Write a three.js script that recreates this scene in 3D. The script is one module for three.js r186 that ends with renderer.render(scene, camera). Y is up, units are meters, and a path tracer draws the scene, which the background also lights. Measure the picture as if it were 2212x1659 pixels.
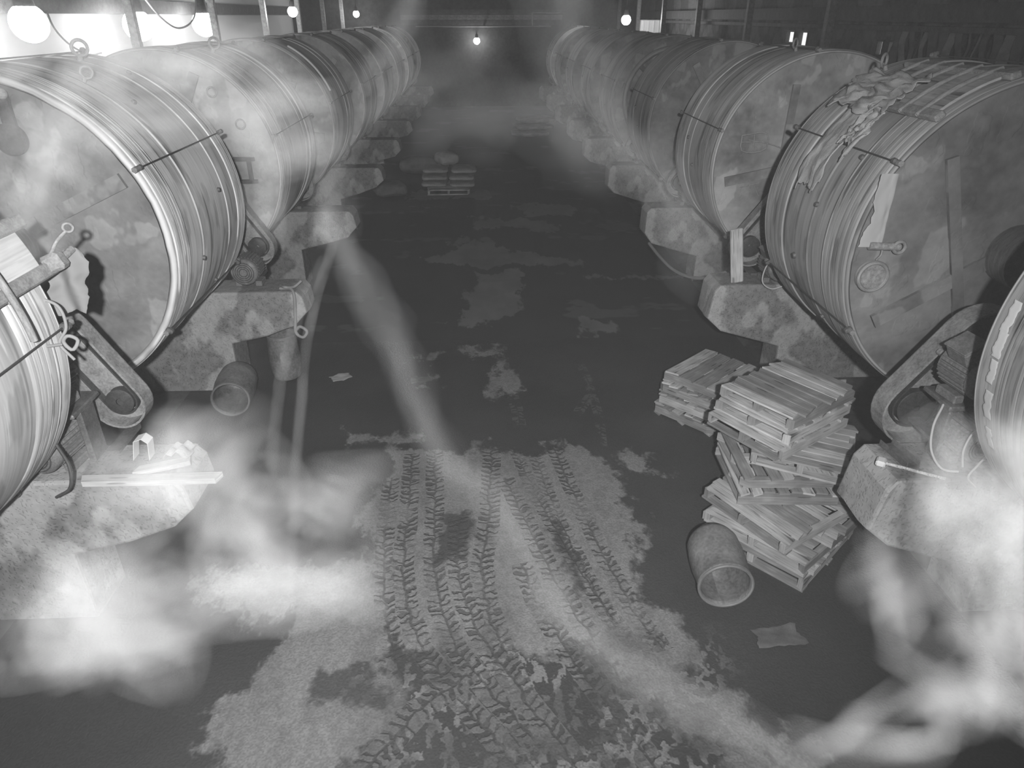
import * as THREE from 'three';
import { mergeGeometries } from 'three/addons/utils/BufferGeometryUtils.js';

// ---------------------------------------------------------------- camera, light, exposure
const scene = new THREE.Scene();
scene.background = new THREE.Color(0x000000);
const FPX = 1500, PITCH = Math.atan(794.5 / FPX), YAW = Math.atan(74 * Math.cos(PITCH) / FPX), EYE = 4.5;
const camera = new THREE.PerspectiveCamera(2 * Math.atan(829.5 / FPX) * 180 / Math.PI, 2212 / 1659, 0.02, 200);
camera.rotation.order = 'YXZ';
camera.position.set(0, EYE, 0);
camera.rotation.set(-PITCH, -YAW, 0);
camera.focus = 8;
camera.userData.fStop = camera.getFocalLength() / 5.2;          // 5.2 mm opening: only the cobweb hanging by the lens is out of focus
scene.add(camera);

const renderer = new THREE.WebGLRenderer();
renderer.toneMapping = THREE.LinearToneMapping;
renderer.toneMappingExposure = 1.0;
renderer.shadowMap.enabled = true;
scene.fog = new THREE.FogExp2(new THREE.Color(1, 1, 1), 0.0022);

const FLOOD = new THREE.Vector3(0.05, 4.92, 0.8);                // added unseen lamp, stands in for the infrared light at the camera
const flood = new THREE.SpotLight(0xffffff, 215, 0, 0.92, 0.75);
flood.position.copy(FLOOD);
flood.target.position.set(-1.3, 1.1, -9);
flood.shadow.radius = 3; flood.castShadow = true;
flood.shadow.mapSize.set(2048, 2048); flood.shadow.camera.far = 60;
scene.add(flood, flood.target);

// ---------------------------------------------------------------- helpers
function rngOf(seed) { let a = seed >>> 0; return () => { a = (a + 0x6D2B79F5) | 0; let t = Math.imul(a ^ (a >>> 15), 1 | a); t = (t + Math.imul(t ^ (t >>> 7), 61 | t)) ^ t; return ((t ^ (t >>> 14)) >>> 0) / 4294967296; }; }
const rnd = rngOf(7);
const rr = (a, b, r = rnd) => a + (b - a) * r();
function hash2(x, y, s) { let h = Math.imul(x, 374761393) ^ Math.imul(y, 668265263) ^ Math.imul(s, 1274126177); h = Math.imul(h ^ (h >>> 13), 1274126177); return ((h ^ (h >>> 16)) >>> 0) / 4294967296; }
function vnoise(x, y, px, py, s) {
  const x0 = Math.floor(x), y0 = Math.floor(y), fx = x - x0, fy = y - y0, u = fx * fx * (3 - 2 * fx), v = fy * fy * (3 - 2 * fy);
  const w = (i, n) => n ? ((i % n) + n) % n : i;
  const a = hash2(w(x0, px), w(y0, py), s), b = hash2(w(x0 + 1, px), w(y0, py), s), c = hash2(w(x0, px), w(y0 + 1, py), s), d = hash2(w(x0 + 1, px), w(y0 + 1, py), s);
  return (a + (b - a) * u) * (1 - v) + (c + (d - c) * u) * v;
}
function fbm(x, y, px, py, s, oct = 4) { let t = 0, a = 0.5, n = 0; for (let i = 0; i < oct; i++) { t += a * vnoise(x, y, px, py, s + i); n += a; a *= 0.5; x *= 2; y *= 2; px *= 2; py *= 2; } return t / n; }
const sm = (a, b, x) => { const t = Math.min(1, Math.max(0, (x - a) / (b - a))); return t * t * (3 - 2 * t); };
function tex(w, h, fn, clamp = false) {
  const d = new Uint8Array(w * h * 4);
  for (let j = 0; j < h; j++) for (let i = 0; i < w; i++) { const v = Math.max(0, Math.min(255, Math.round(255 * fn(i / w, j / h)))), k = (j * w + i) * 4; d[k] = d[k + 1] = d[k + 2] = v; d[k + 3] = 255; }
  const t = new THREE.DataTexture(d, w, h);
  t.wrapS = t.wrapT = clamp ? THREE.ClampToEdgeWrapping : THREE.RepeatWrapping; t.magFilter = THREE.LinearFilter; t.minFilter = THREE.LinearMipmapLinearFilter; t.generateMipmaps = true; t.needsUpdate = true;
  return t;
}
const scaled = (t, sx, sy, ox = 0, oy = 0) => { const c = t.clone(); c.repeat.set(sx, sy); c.offset.set(ox, oy); c.needsUpdate = true; return c; };   // data maps hold linear reflectance
const mat = (g, o = {}) => { const m = new THREE.MeshStandardMaterial({ roughness: 0.85, metalness: 0, ...o }); m.color.setRGB(g, g, g); return m; };

// ---------------------------------------------------------------- textures (all are linear reflectance factors or heights)
const T = {};
T.streak = tex(1024, 512, (u, v) => {                    // wear that runs round the drums: u round, v along the axis
  const a = fbm(u * 3, v * 70, 3, 70, 11, 3), b = fbm(u * 9, v * 160, 9, 160, 21, 2), c = fbm(u * 5, v * 5, 5, 5, 31, 4), line = vnoise(u * 4, v * 44, 4, 44, 41);
  return 0.5 + 0.34 * (a - 0.5) + 0.22 * (b - 0.5) + 0.62 * (c - 0.5) + 0.28 - 0.3 * sm(0.8, 0.92, line) - 0.22 * sm(0.55, 0.66, fbm(u * 6, v * 12, 6, 12, 51, 4)) + 0.3 * sm(0.86, 0.95, vnoise(u * 6, v * 90, 6, 90, 47));
});
T.drumPatch = tex(512, 512, (u, v) => {
  const c = fbm(u * 4, v * 4, 4, 4, 61, 5), d = fbm(u * 14, v * 18, 14, 18, 71, 3), e = fbm(u * 40, v * 40, 40, 40, 79, 2);
  return 0.62 + 0.75 * (c - 0.5) + 0.28 * (d - 0.5) + 0.14 * (e - 0.5) + 0.25 * sm(0.62, 0.68, fbm(u * 7, v * 5, 7, 5, 67, 4));
});
T.concrete = tex(512, 512, (u, v) => {
  const c = fbm(u * 3, v * 3, 3, 3, 101, 5), d = fbm(u * 22, v * 22, 22, 22, 111, 3), st = sm(0.47, 0.6, fbm(u * 4, v * 3, 4, 3, 121, 5)), pit = sm(0.72, 0.8, vnoise(u * 90, v * 90, 90, 90, 131));
  return 0.44 + 0.34 * st + 0.3 * (c - 0.5) + 0.28 * (d - 0.5) - 0.14 * pit;
});
T.wood = tex(512, 256, (u, v) => {                        // u along the grain
  const g = fbm(u * 4, v * 44, 4, 44, 141, 3), f = fbm(u * 12, v * 110, 12, 110, 151, 2), p = fbm(u * 4, v * 4, 4, 4, 161, 4), crack = sm(0.83, 0.9, vnoise(u * 5, v * 30, 5, 30, 171));
  return 0.66 + 0.36 * (g - 0.5) + 0.2 * (f - 0.5) + 0.7 * (p - 0.5) - 0.3 * crack;
});
T.rust = tex(256, 256, (u, v) => 0.6 + 0.7 * (fbm(u * 6, v * 6, 6, 6, 181, 5) - 0.5) + 0.25 * (vnoise(u * 60, v * 60, 60, 60, 191) - 0.5));
T.cloth = tex(256, 256, (u, v) => 0.72 + 0.5 * (fbm(u * 5, v * 5, 5, 5, 201, 4) - 0.5) + 0.14 * (vnoise(u * 90, v * 90, 90, 90, 211) - 0.5));
T.corrug = tex(256, 64, (u, v) => 0.5 + 0.5 * Math.sin(u * Math.PI * 2 * 8));

// floor: wet dark concrete, dried pale mud, tyre prints; x in metres across the aisle, s in metres along it
const TRACKS = [
  { w: 0.2, p: [[-0.86, 6.75], [-0.81, 5.55], [-0.8, 4.94], [-0.71, 4.41], [-0.54, 3.96], [-0.28, 3.55], [0, 3.19], [0.26, 2.8]] },
  { w: 0.2, p: [[-0.6, 6.8], [-0.54, 5.55], [-0.52, 4.94], [-0.43, 4.41], [-0.27, 3.96], [-0.02, 3.55], [0.26, 3.19], [0.5, 2.8]] },
  { w: 0.22, p: [[0.06, 6.84], [0.01, 5.52], [-0.07, 4.92], [-0.02, 4.39], [0.11, 3.86], [0.3, 3.3]] },
  { w: 0.2, p: [[0.21, 6.24], [0.43, 5.34], [0.58, 4.75], [0.75, 4.24], [0.98, 3.69], [1.21, 3.2]] },
  { w: 0.18, p: [[0.8, 6.8], [0.95, 5.76], [1.11, 4.87], [1.23, 4.34], [1.38, 3.89]] },
  { w: 0.16, p: [[0.55, 6.8], [0.68, 5.76], [0.86, 4.87], [0.98, 4.34], [1.13, 3.89]] },
  { w: 0.2, p: [[-0.3, 5.6], [-0.3, 4.94], [-0.2, 4.41], [-0.02, 3.96], [0.24, 3.5], [0.6, 2.9]] },
  { w: 0.2, p: [[0.3, 4.9], [0.42, 4.4], [0.62, 3.9], [0.9, 3.3], [1.2, 2.7]] },
  { w: 0.16, p: [[0.33, 6.85], [0.5, 6.0], [0.72, 5.2], [0.9, 4.6], [1.12, 4.0]] },
  { w: 0.18, p: [[-1.05, 6.3], [-1.02, 5.5], [-0.98, 4.94], [-0.9, 4.41], [-0.76, 3.9]] },
  { w: 0.16, p: [[0.44, 6.95], [0.4, 7.84], [0.28, 8.91], [0.26, 10.61]], dry: 1 },
  { w: 0.13, p: [[1.37, 6.91], [1.44, 7.55], [1.44, 8.57], [1.36, 9.49]], dry: 1 },
  { w: 0.14, p: [[0.44, 6.95], [0.85, 7.24], [1.19, 7.68], [1.5, 8.3]], dry: 1 },
  { w: 0.22, p: [[-1.1, 2.6], [-0.8, 3.05], [-0.55, 3.4], [-0.2, 3.7]] },
  { w: 0.2, p: [[0.5, 2.4], [0.7, 2.9], [1.0, 3.4], [1.35, 4.0]] },
];
const MUD = [
  [[-1.09, 6.87], [1.26, 6.89], [1.42, 6.25], [1.48, 5.52], [1.46, 4.98], [1.39, 4.45], [1.6, 3.9], [1.7, 3.3], [1.2, 3.5], [0.78, 3.8], [0.35, 4.0], [-0.22, 3.96], [-0.68, 4.08], [-0.91, 4.77], [-1.25, 5.72]],
  [[-2.5, 4.62], [-2.45, 4.96], [-1.8, 5.06], [-0.85, 5.08], [-0.62, 4.32], [-0.74, 3.89], [-0.74, 3.32], [-1.14, 2.7], [-2.1, 2.6], [-2.2, 3.37], [-1.9, 3.81], [-1.6, 4.37], [-2.33, 4.45]],
  [[-1.89, 7.42], [-1.48, 7.35], [-0.9, 7.21], [-0.99, 7.01], [-1.48, 6.95], [-1.67, 6.99]],
  [[1.5, 6.7], [1.81, 6.64], [1.97, 6.4], [1.87, 6.18], [1.52, 6.24]],
  [[-0.26, 9.73], [0.31, 9.87], [0.33, 9.37], [-0.19, 9.31]],
  [[0.09, 9.22], [0.43, 9.29], [0.48, 8.21], [0.2, 8.22]],
  [[-0.96, 8.75], [-0.83, 8.74], [-0.75, 8.46], [-0.92, 8.54]],
  [[-1.03, 9.59], [-0.74, 9.5], [-0.8, 9.26], [-1.0, 9.19]],
  [[1.15, 3.7], [1.6, 3.75], [2.0, 3.3], [2.2, 2.6], [1.6, 2.5], [1.4, 3.1]],
];
const MUDFAR = [
  [[-0.43, 15.11], [-0.02, 15.64], [0.88, 14.71], [1.91, 14.01], [1.95, 13.55], [0.83, 13.75], [-0.59, 13.51], [-1.19, 14.15]],
  [[-0.21, 13.21], [0.8, 13.31], [0.8, 11.88], [0.43, 11.01], [-0.04, 10.53], [-0.51, 10.85], [-0.29, 11.93]],
  [[1.51, 10.76], [2.04, 10.63], [2.04, 10.16], [1.49, 10.0]],
  [[-0.85, 15.31], [-0.34, 15.65], [-0.23, 15.28], [-0.73, 14.95]],
  [[0.88, 18.94], [2.26, 18.88], [2.51, 17.86], [1.04, 17.46]],
  [[1.88, 12.98], [3.69, 12.9], [3.65, 12.71], [1.94, 12.79]],
  [[-0.36, 17.52], [1.61, 17.21], [1.62, 16.15], [-0.24, 16.64]],
  [[-2.0, 20.6], [0.1, 20.6], [0.2, 19.6], [-2.1, 19.4]],
];
const HOLES = [
  [[-0.47, 5.68], [-0.18, 5.71], [-0.16, 5.11], [-0.28, 4.96], [-0.57, 4.97], [-0.52, 5.33]],
  [[0.58, 5.49], [0.72, 5.41], [0.82, 4.82], [0.86, 4.47], [0.73, 4.76]],
  [[-1.36, 3.76], [-1.05, 3.8], [-0.74, 3.63], [-0.81, 3.5], [-1.3, 3.45]],
];
function polySD(p, x, y) {                                 // signed distance, inside positive
  let d = 1e9, inside = false;
  for (let i = 0, j = p.length - 1; i < p.length; j = i++) {
    const [ax, ay] = p[j], [bx, by] = p[i], ex = bx - ax, ey = by - ay, t = Math.min(1, Math.max(0, ((x - ax) * ex + (y - ay) * ey) / (ex * ex + ey * ey)));
    d = Math.min(d, Math.hypot(x - ax - ex * t, y - ay - ey * t));
    if ((ay > y) !== (by > y) && x < ax + ex * (y - ay) / ey) inside = !inside;
  }
  return inside ? d : -d;
}
function trackAt(tr, x, y) {                               // [along, across] or null
  const p = tr.p; let run = 0, best = null;
  for (let i = 0; i + 1 < p.length; i++) {
    const ex = p[i + 1][0] - p[i][0], ey = p[i + 1][1] - p[i][1], L = Math.hypot(ex, ey), t = ((x - p[i][0]) * ex + (y - p[i][1]) * ey) / (L * L);
    if (t > -0.05 && t <= 1.05) { const n = ((x - p[i][0]) * ey - (y - p[i][1]) * ex) / L; if (Math.abs(n) < tr.w / 2 && (!best || Math.abs(n) < Math.abs(best[1]))) best = [run + t * L, n]; }
    run += L;
  }
  return best;
}
const boxOf = (p) => p.reduce((b, [x, y]) => [Math.min(b[0], x), Math.max(b[1], x), Math.min(b[2], y), Math.max(b[3], y)], [9, -9, 99, -9]);
const withBox = (l) => l.map((p) => ({ p, b: boxOf(p) }));
const mudN = withBox(MUD), mudF = withBox(MUDFAR), holes = withBox(HOLES), trk = TRACKS.map((t) => ({ ...t, b: boxOf(t.p) }));
const near = (b, x, y, m) => x > b[0] - m && x < b[1] + m && y > b[2] - m && y < b[3] + m;
function mudAmount(x, s, list, wob, gap) {
  const wx = (fbm(x * 2.6, s * 2.6 * gap, 0, 0, 301, 4) - 0.5) * wob, ws = (fbm(x * 3.1 + 40, s * 3.1 * gap, 0, 0, 311, 4) - 0.5) * wob;
  let m = -9;
  for (const q of list) if (near(q.b, x, s, 0.6)) m = Math.max(m, polySD(q.p, x + wx, s + ws));
  return m + (fbm(x * 9, s * 5 * gap, 0, 0, 321, 4) - 0.5) * 0.34 + (fbm(x * 40, s * 30 * gap, 0, 0, 323, 2) - 0.5) * 0.12;
}
function floorNear(x, s) {                                  // [mud 0..1, tread height 0..1]
  const tone = 0.4 + 0.5 * fbm(x * 6, s * 2.2, 0, 0, 331, 4) + 0.45 * fbm(x * 22, s * 16, 0, 0, 333, 3);
  let mud = sm(-0.05, 0.1, mudAmount(x, s, mudN, 0.7, 1)) * tone;
  const hx = x + (fbm(x * 6, s * 6, 0, 0, 335, 3) - 0.5) * 0.24, hs = s + (fbm(x * 6 + 9, s * 6, 0, 0, 337, 3) - 0.5) * 0.34;
  for (const q of holes) if (near(q.b, x, s, 0.3)) mud *= 1 - 0.9 * sm(-0.06, 0.05, polySD(q.p, hx, hs) + (fbm(x * 24, s * 24, 0, 0, 341, 3) - 0.5) * 0.1);
  const low = sm(4.2, 3.8, s + (fbm(x * 3, s * 3, 0, 0, 353, 3) - 0.5) * 1.1) * sm(-1.3, -0.7, x) * sm(2.1, 1.5, x);
  const bits = sm(0.5, 0.6, fbm(x * 20, s * 17, 0, 0, 351, 3)) * (0.25 + 0.8 * sm(0.35, 0.65, fbm(x * 3.5, s * 3.5, 0, 0, 355, 3)));
  mud = mud * (1 - low) + low * Math.max(mud * 0.55, bits * 0.75);
  let tread = 0.5;
  for (const t of trk) if (near(t.b, x, s, 0.2)) {
    const a = trackAt(t, x, s); if (!a) continue;
    const across = a[1] / (t.w / 2) + (fbm(x * 9, s * 9, 0, 0, 363, 2) - 0.5) * 0.5, wob = fbm(x * 16, s * 16, 0, 0, 361, 3) - 0.5, ph = a[0] / 0.082 + 0.45 * Math.abs(across) + (across > 0 ? 0.5 : 0) + wob * 1.1, id = Math.floor(ph), lug = Math.abs(ph - id - 0.5) * 2;
    const keep = hash2(id, across > 0 ? 1 : 2, 367), wide = 0.3 + 0.3 * keep;
    const groove = Math.min(1, sm(wide + 0.12, wide - 0.14, 1 - lug) * (0.35 + 0.65 * sm(0.15, 0.5, keep)) + sm(0.16, 0.04, Math.abs(across)) * 0.8) * sm(1.05, 0.9, Math.abs(across)), fade = 0.25 + 0.75 * sm(0.3, 0.52, fbm(x * 2.1, s * 1.4, 0, 0, 371, 3));
    if (t.dry) mud = Math.max(mud, (1 - groove) * 0.3 * sm(0.5, 0.62, fbm(x * 9, s * 9, 0, 0, 381, 2)) * sm(0.3, 0.55, fbm(x * 2.1, s * 1.4, 0, 0, 371, 3)));
    else { mud *= 1 - 0.72 * groove * fade; mud = Math.max(mud, low * (1 - groove) * 0.4 * fade); tread = 0.5 - 0.5 * groove * fade; }
  }
  return [mud, tread];
}
const N0 = 2, N1 = 10, NS = 2048, nearCol = new Uint8Array(NS * NS * 4), nearH = new Uint8Array(NS * NS * 4), nearR = new Uint8Array(NS * NS * 4);
for (let j = 0; j < NS; j++) for (let i = 0; i < NS; i++) {
  const x = -4 + 8 * (i + 0.5) / NS, s = N0 + (N1 - N0) * (j + 0.5) / NS, [m, t] = floorNear(x, s), k = (j * NS + i) * 4;
  const g = vnoise(x * 90, s * 90, 0, 0, 391), b = fbm(x * 1.5, s * 1.5, 0, 0, 393, 4);
  const c = (0.058 + 0.03 * (b - 0.5) + 0.012 * (g - 0.5)) * (1 - Math.min(1, m)) + (0.235 + 0.1 * (g - 0.5)) * Math.min(1, m);
  nearCol[k] = nearCol[k + 1] = nearCol[k + 2] = Math.max(0, Math.min(255, c * 255 * 2)); nearCol[k + 3] = 255;
  const h = 0.25 + 0.35 * Math.min(1, m) + 0.35 * (t - 0.5) + 0.12 * g; nearH[k] = nearH[k + 1] = nearH[k + 2] = Math.max(0, Math.min(255, h * 255)); nearH[k + 3] = 255;
  const r = 0.62 + 0.33 * Math.min(1, m); nearR[k] = nearR[k + 1] = nearR[k + 2] = r * 255; nearR[k + 3] = 255;
}
const dt = (d, w, h) => { const t = new THREE.DataTexture(d, w, h); t.magFilter = THREE.LinearFilter; t.minFilter = THREE.LinearMipmapLinearFilter; t.generateMipmaps = true; t.needsUpdate = true; return t; };
const texNearC = dt(nearCol, NS, NS), texNearH = dt(nearH, NS, NS), texNearR = dt(nearR, NS, NS);
const texFar = tex(512, 2048, (u, v) => {
  const x = -4 + 8 * u, s = 10 + 34 * v, m = sm(-0.02, 0.08, mudAmount(x, s, mudF, 0.9, 0.6)) * (0.4 + 0.8 * fbm(x * 3, s * 2, 0, 0, 401, 4)), sp = sm(0.66, 0.74, fbm(x * 1.2, s * 1.6, 0, 0, 411, 5)) * 0.35;
  return 2 * (0.058 + 0.025 * (fbm(x, s * 0.6, 0, 0, 421, 4) - 0.5) + 0.15 * Math.min(1, Math.max(m, sp)));
}, true);

// ---------------------------------------------------------------- materials
const M = {
  floorNear: mat(0.5, { map: texNearC, bumpMap: texNearH, bumpScale: 0.02, roughnessMap: texNearR, roughness: 1 }),
  floorFar: mat(0.5, { map: texFar, roughness: 0.7 }),
  floorSide: mat(0.14, { map: scaled(T.concrete, 0.5, 0.5), roughness: 0.8 }),
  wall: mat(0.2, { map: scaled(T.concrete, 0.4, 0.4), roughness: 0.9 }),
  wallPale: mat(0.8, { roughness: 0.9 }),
  wallFar: mat(0.09, { map: scaled(T.rust, 0.2, 0.2), roughness: 0.9 }),
  roof: mat(0.12, { bumpMap: scaled(T.corrug, 0.6, 1), bumpScale: 0.02, roughness: 0.7 }),
  beam: mat(0.12, { map: scaled(T.rust, 1, 1), roughness: 0.7 }),
  block: mat(0.52, { map: scaled(T.concrete, 0.75, 0.75), bumpMap: scaled(T.concrete, 0.75, 0.75), bumpScale: 0.012, roughness: 0.92 }),
  steel: mat(0.24, { map: scaled(T.rust, 2, 2), roughness: 0.55, metalness: 0.15 }),
  steelPale: mat(0.5, { map: scaled(T.rust, 2, 2), roughness: 0.6 }),
  steelDark: mat(0.1, { map: scaled(T.rust, 2, 2), roughness: 0.6 }),
  motor: mat(0.34, { map: scaled(T.rust, 2.5, 2.5), roughness: 0.6 }),
  guard: mat(0.5, { map: scaled(T.rust, 1.5, 1.5), roughness: 0.75 }),
  rope: mat(0.32, { roughness: 0.95 }),
  flap: mat(0.26, { roughness: 0.8, side: THREE.DoubleSide }),
  wire: mat(0.55, { roughness: 0.6 }),
  plastic: mat(0.36, { map: scaled(T.rust, 1, 1), roughness: 0.5 }),
  sack: mat(0.5, { map: scaled(T.cloth, 1.5, 1.5), bumpMap: scaled(T.cloth, 1.5, 1.5), bumpScale: 0.02, roughness: 0.8 }),
  sackDark: mat(0.2, { map: scaled(T.cloth, 1.5, 1.5), roughness: 0.9 }),
  hide: new THREE.MeshPhysicalMaterial({ map: scaled(T.cloth, 2, 2), bumpMap: scaled(T.cloth, 3, 3), bumpScale: 0.015, roughness: 0.5, side: THREE.DoubleSide }),
  paint: mat(0.62, { map: scaled(T.rust, 3, 3), roughness: 0.8 }),
  paper: mat(0.45, { roughness: 0.9, side: THREE.DoubleSide }),
  white: mat(0.85, { roughness: 0.7 }),
  wood: [0.5, 0.62, 0.72, 0.42, 0.8].map((g, i) => mat(g, { map: scaled(T.wood, 0.9, 1.6, i * 0.23, i * 0.31), bumpMap: scaled(T.wood, 0.9, 1.6, i * 0.23, i * 0.31), bumpScale: 0.006, roughness: 0.9 })),
  hangDark: mat(0.16, { map: scaled(T.cloth, 2, 2), roughness: 0.8 }), hangPale: mat(0.3, { map: scaled(T.cloth, 2, 2), roughness: 0.8 }),
  woodPale: mat(0.85, { map: scaled(T.wood, 0.8, 2), roughness: 0.85 }),
};
M.hide.color.setRGB(0.6, 0.6, 0.6);
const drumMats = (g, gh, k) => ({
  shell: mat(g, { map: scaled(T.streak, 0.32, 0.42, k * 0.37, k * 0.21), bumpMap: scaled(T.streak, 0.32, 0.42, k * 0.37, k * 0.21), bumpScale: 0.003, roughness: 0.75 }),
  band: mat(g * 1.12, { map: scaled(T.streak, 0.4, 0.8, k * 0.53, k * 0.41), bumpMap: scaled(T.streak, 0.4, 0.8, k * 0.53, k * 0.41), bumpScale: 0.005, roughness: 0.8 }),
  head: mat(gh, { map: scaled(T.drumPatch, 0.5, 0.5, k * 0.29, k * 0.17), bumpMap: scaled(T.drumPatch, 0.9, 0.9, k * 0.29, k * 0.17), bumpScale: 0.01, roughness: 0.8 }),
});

// ---------------------------------------------------------------- object helpers
const used = new Map();
function numbered(n) { const c = used.get(n) ?? 0; used.set(n, c + 1); return c ? `${n}_${String(c).padStart(3, '0')}` : n; }
function dress(o) { o.traverse((c) => { if (c.isMesh) { c.castShadow = c.receiveShadow = true; } }); return o; }
function thing(name, label, category, pos = [0, 0, 0], rot = [0, 0, 0], group) {
  const g = new THREE.Group(); g.name = numbered(name); g.position.set(...pos); g.rotation.set(...rot); g.userData = { label, category }; if (group) g.userData.group = group; scene.add(g); return g;
}
function part(name, geo, m, parent, label) {
  const o = new THREE.Mesh(Array.isArray(geo) ? mergeGeometries(geo.map(plain)) : geo, m); o.name = name; o.castShadow = o.receiveShadow = true; if (label) o.userData.label = label; parent.add(o); return o;
}
function single(name, label, category, geo, m, pos = [0, 0, 0], rot = [0, 0, 0], group) {
  const o = part(numbered(name), geo, m, scene); o.position.set(...pos); o.rotation.set(...rot); o.userData = { label, category }; if (group) o.userData.group = group; return o;
}
function struct(name, geo, m, label, category) { const o = part(name, geo, m, scene); o.userData = { kind: 'structure', label, category }; return o; }
function plain(g) { const q = g.index ? g.toNonIndexed() : g; for (const k of Object.keys(q.attributes)) if (!['position', 'normal', 'uv'].includes(k)) q.deleteAttribute(k); return q; }
function metreUV(g, longU = true) {                          // uv in metres from position and face direction; u follows the longest side
  g = plain(g); g.computeBoundingBox(); const size = g.boundingBox.getSize(new THREE.Vector3()).toArray(), p = g.attributes.position, n = g.attributes.normal, uv = new Float32Array(p.count * 2);
  for (let i = 0; i < p.count; i += 3) {
    const m = [0, 0, 0]; for (let k = 0; k < 3; k++) { m[0] += Math.abs(n.getX(i + k)); m[1] += Math.abs(n.getY(i + k)); m[2] += Math.abs(n.getZ(i + k)); }
    const drop = m.indexOf(Math.max(...m)), ax = [0, 1, 2].filter((a) => a !== drop); if (longU && size[ax[1]] > size[ax[0]]) ax.reverse();
    for (let k = 0; k < 3; k++) { uv[(i + k) * 2] = p.getComponent(i + k, ax[0]); uv[(i + k) * 2 + 1] = p.getComponent(i + k, ax[1]); }
  }
  g.setAttribute('uv', new THREE.BufferAttribute(uv, 2)); return g;
}
function cbox(w, h, d, c = 0.01) {                           // chamfered box
  const hw = w / 2, hh = h / 2, s = new THREE.Shape(); c = Math.min(c, w / 3, h / 3, d / 3);
  s.moveTo(-hw + c, -hh); s.lineTo(hw - c, -hh); s.lineTo(hw, -hh + c); s.lineTo(hw, hh - c); s.lineTo(hw - c, hh); s.lineTo(-hw + c, hh); s.lineTo(-hw, hh - c); s.lineTo(-hw, -hh + c); s.closePath();
  const g = new THREE.ExtrudeGeometry(s, { depth: d - 2 * c, bevelEnabled: true, bevelThickness: c, bevelSize: c, bevelOffset: -c, bevelSegments: 1, steps: 1 }); g.translate(0, 0, -d / 2 + c); return metreUV(g);
}
const at = (g, x, y, z, rx = 0, ry = 0, rz = 0) => g.applyMatrix4(new THREE.Matrix4().compose(new THREE.Vector3(x, y, z), new THREE.Quaternion().setFromEuler(new THREE.Euler(rx, ry, rz)), new THREE.Vector3(1, 1, 1)));
function cylBetween(a, b, r, seg = 10, r2 = r) {
  const A = new THREE.Vector3(...a), B = new THREE.Vector3(...b), d = B.clone().sub(A), g = new THREE.CylinderGeometry(r2, r, d.length(), seg);
  g.applyQuaternion(new THREE.Quaternion().setFromUnitVectors(new THREE.Vector3(0, 1, 0), d.clone().normalize())); g.translate(...A.add(B).multiplyScalar(0.5).toArray()); return g;
}
function tube(pts, r, seg = 24, rad = 7, closed = false) { return new THREE.TubeGeometry(new THREE.CatmullRomCurve3(pts.map((p) => new THREE.Vector3(...p)), closed), seg, r, rad, closed); }
function latheZ(prof, seg = 96) {                             // profile [[r, z], ...] turned round the z axis, uv in metres
  const g = new THREE.LatheGeometry(prof.map(([r, z]) => new THREE.Vector2(r, z)), seg), p = g.attributes.position, uv = g.attributes.uv, R = Math.max(...prof.map((q) => q[0]));
  let acc = 0; const run = prof.map(([r, z], i) => (acc += i ? Math.hypot(r - prof[i - 1][0], z - prof[i - 1][1]) : 0));
  for (let i = 0; i < p.count; i++) uv.setXY(i, uv.getX(i) * 2 * Math.PI * R, run[i % prof.length]);
  g.rotateX(Math.PI / 2); return g;                           // y -> z
}
function bent(pts2, thick, depth) {                            // a strip that follows a path in the xy plane, with thickness and depth along z
  const n = pts2.length, s = new THREE.Shape(), nrm = pts2.map((p, i) => { const a = pts2[Math.max(0, i - 1)], b = pts2[Math.min(n - 1, i + 1)], l = Math.hypot(b[0] - a[0], b[1] - a[1]); return [-(b[1] - a[1]) / l * thick, (b[0] - a[0]) / l * thick]; });
  pts2.forEach((p, i) => i ? s.lineTo(p[0], p[1]) : s.moveTo(p[0], p[1]));
  for (let i = n - 1; i >= 0; i--) s.lineTo(pts2[i][0] + nrm[i][0], pts2[i][1] + nrm[i][1]);
  s.closePath(); const g = new THREE.ExtrudeGeometry(s, { depth, bevelEnabled: false, steps: 1 }); return metreUV(g);
}
function crumple(w, d, nx, nz, fn) { const g = new THREE.PlaneGeometry(w, d, nx, nz); const p = g.attributes.position, uv = g.attributes.uv; for (let i = 0; i < p.count; i++) { const u = p.getX(i), v = p.getY(i); const q = fn(u, v); p.setXYZ(i, ...q); uv.setXY(i, u, v); } g.computeVertexNormals(); return g; }
function thicken(g, t) {                                       // gives a sheet a real thickness
  const p = g.attributes.position, n = g.attributes.normal, c = p.count, P = new Float32Array(c * 6), U = new Float32Array(c * 4), idx = [], src = g.index.array;
  for (let i = 0; i < c; i++) for (let k = 0; k < 3; k++) { P[i * 3 + k] = p.getComponent(i, k); P[(c + i) * 3 + k] = p.getComponent(i, k) - n.getComponent(i, k) * t; }
  for (let i = 0; i < c; i++) for (let k = 0; k < 2; k++) U[i * 2 + k] = U[(c + i) * 2 + k] = g.attributes.uv.getComponent(i, k);
  const edges = new Map();
  for (let i = 0; i < src.length; i += 3) { const t3 = [src[i], src[i + 1], src[i + 2]]; idx.push(...t3, t3[0] + c, t3[2] + c, t3[1] + c); for (let k = 0; k < 3; k++) { const a = t3[k], b = t3[(k + 1) % 3]; edges.set(a + '_' + b, [a, b]); } }
  for (const [a, b] of edges.values()) if (!edges.has(b + '_' + a)) idx.push(a, a + c, b, b, a + c, b + c);
  const o = new THREE.BufferGeometry(); o.setAttribute('position', new THREE.BufferAttribute(P, 3)); o.setAttribute('uv', new THREE.BufferAttribute(U, 2)); o.setIndex(idx); o.computeVertexNormals(); return o;
}

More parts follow.
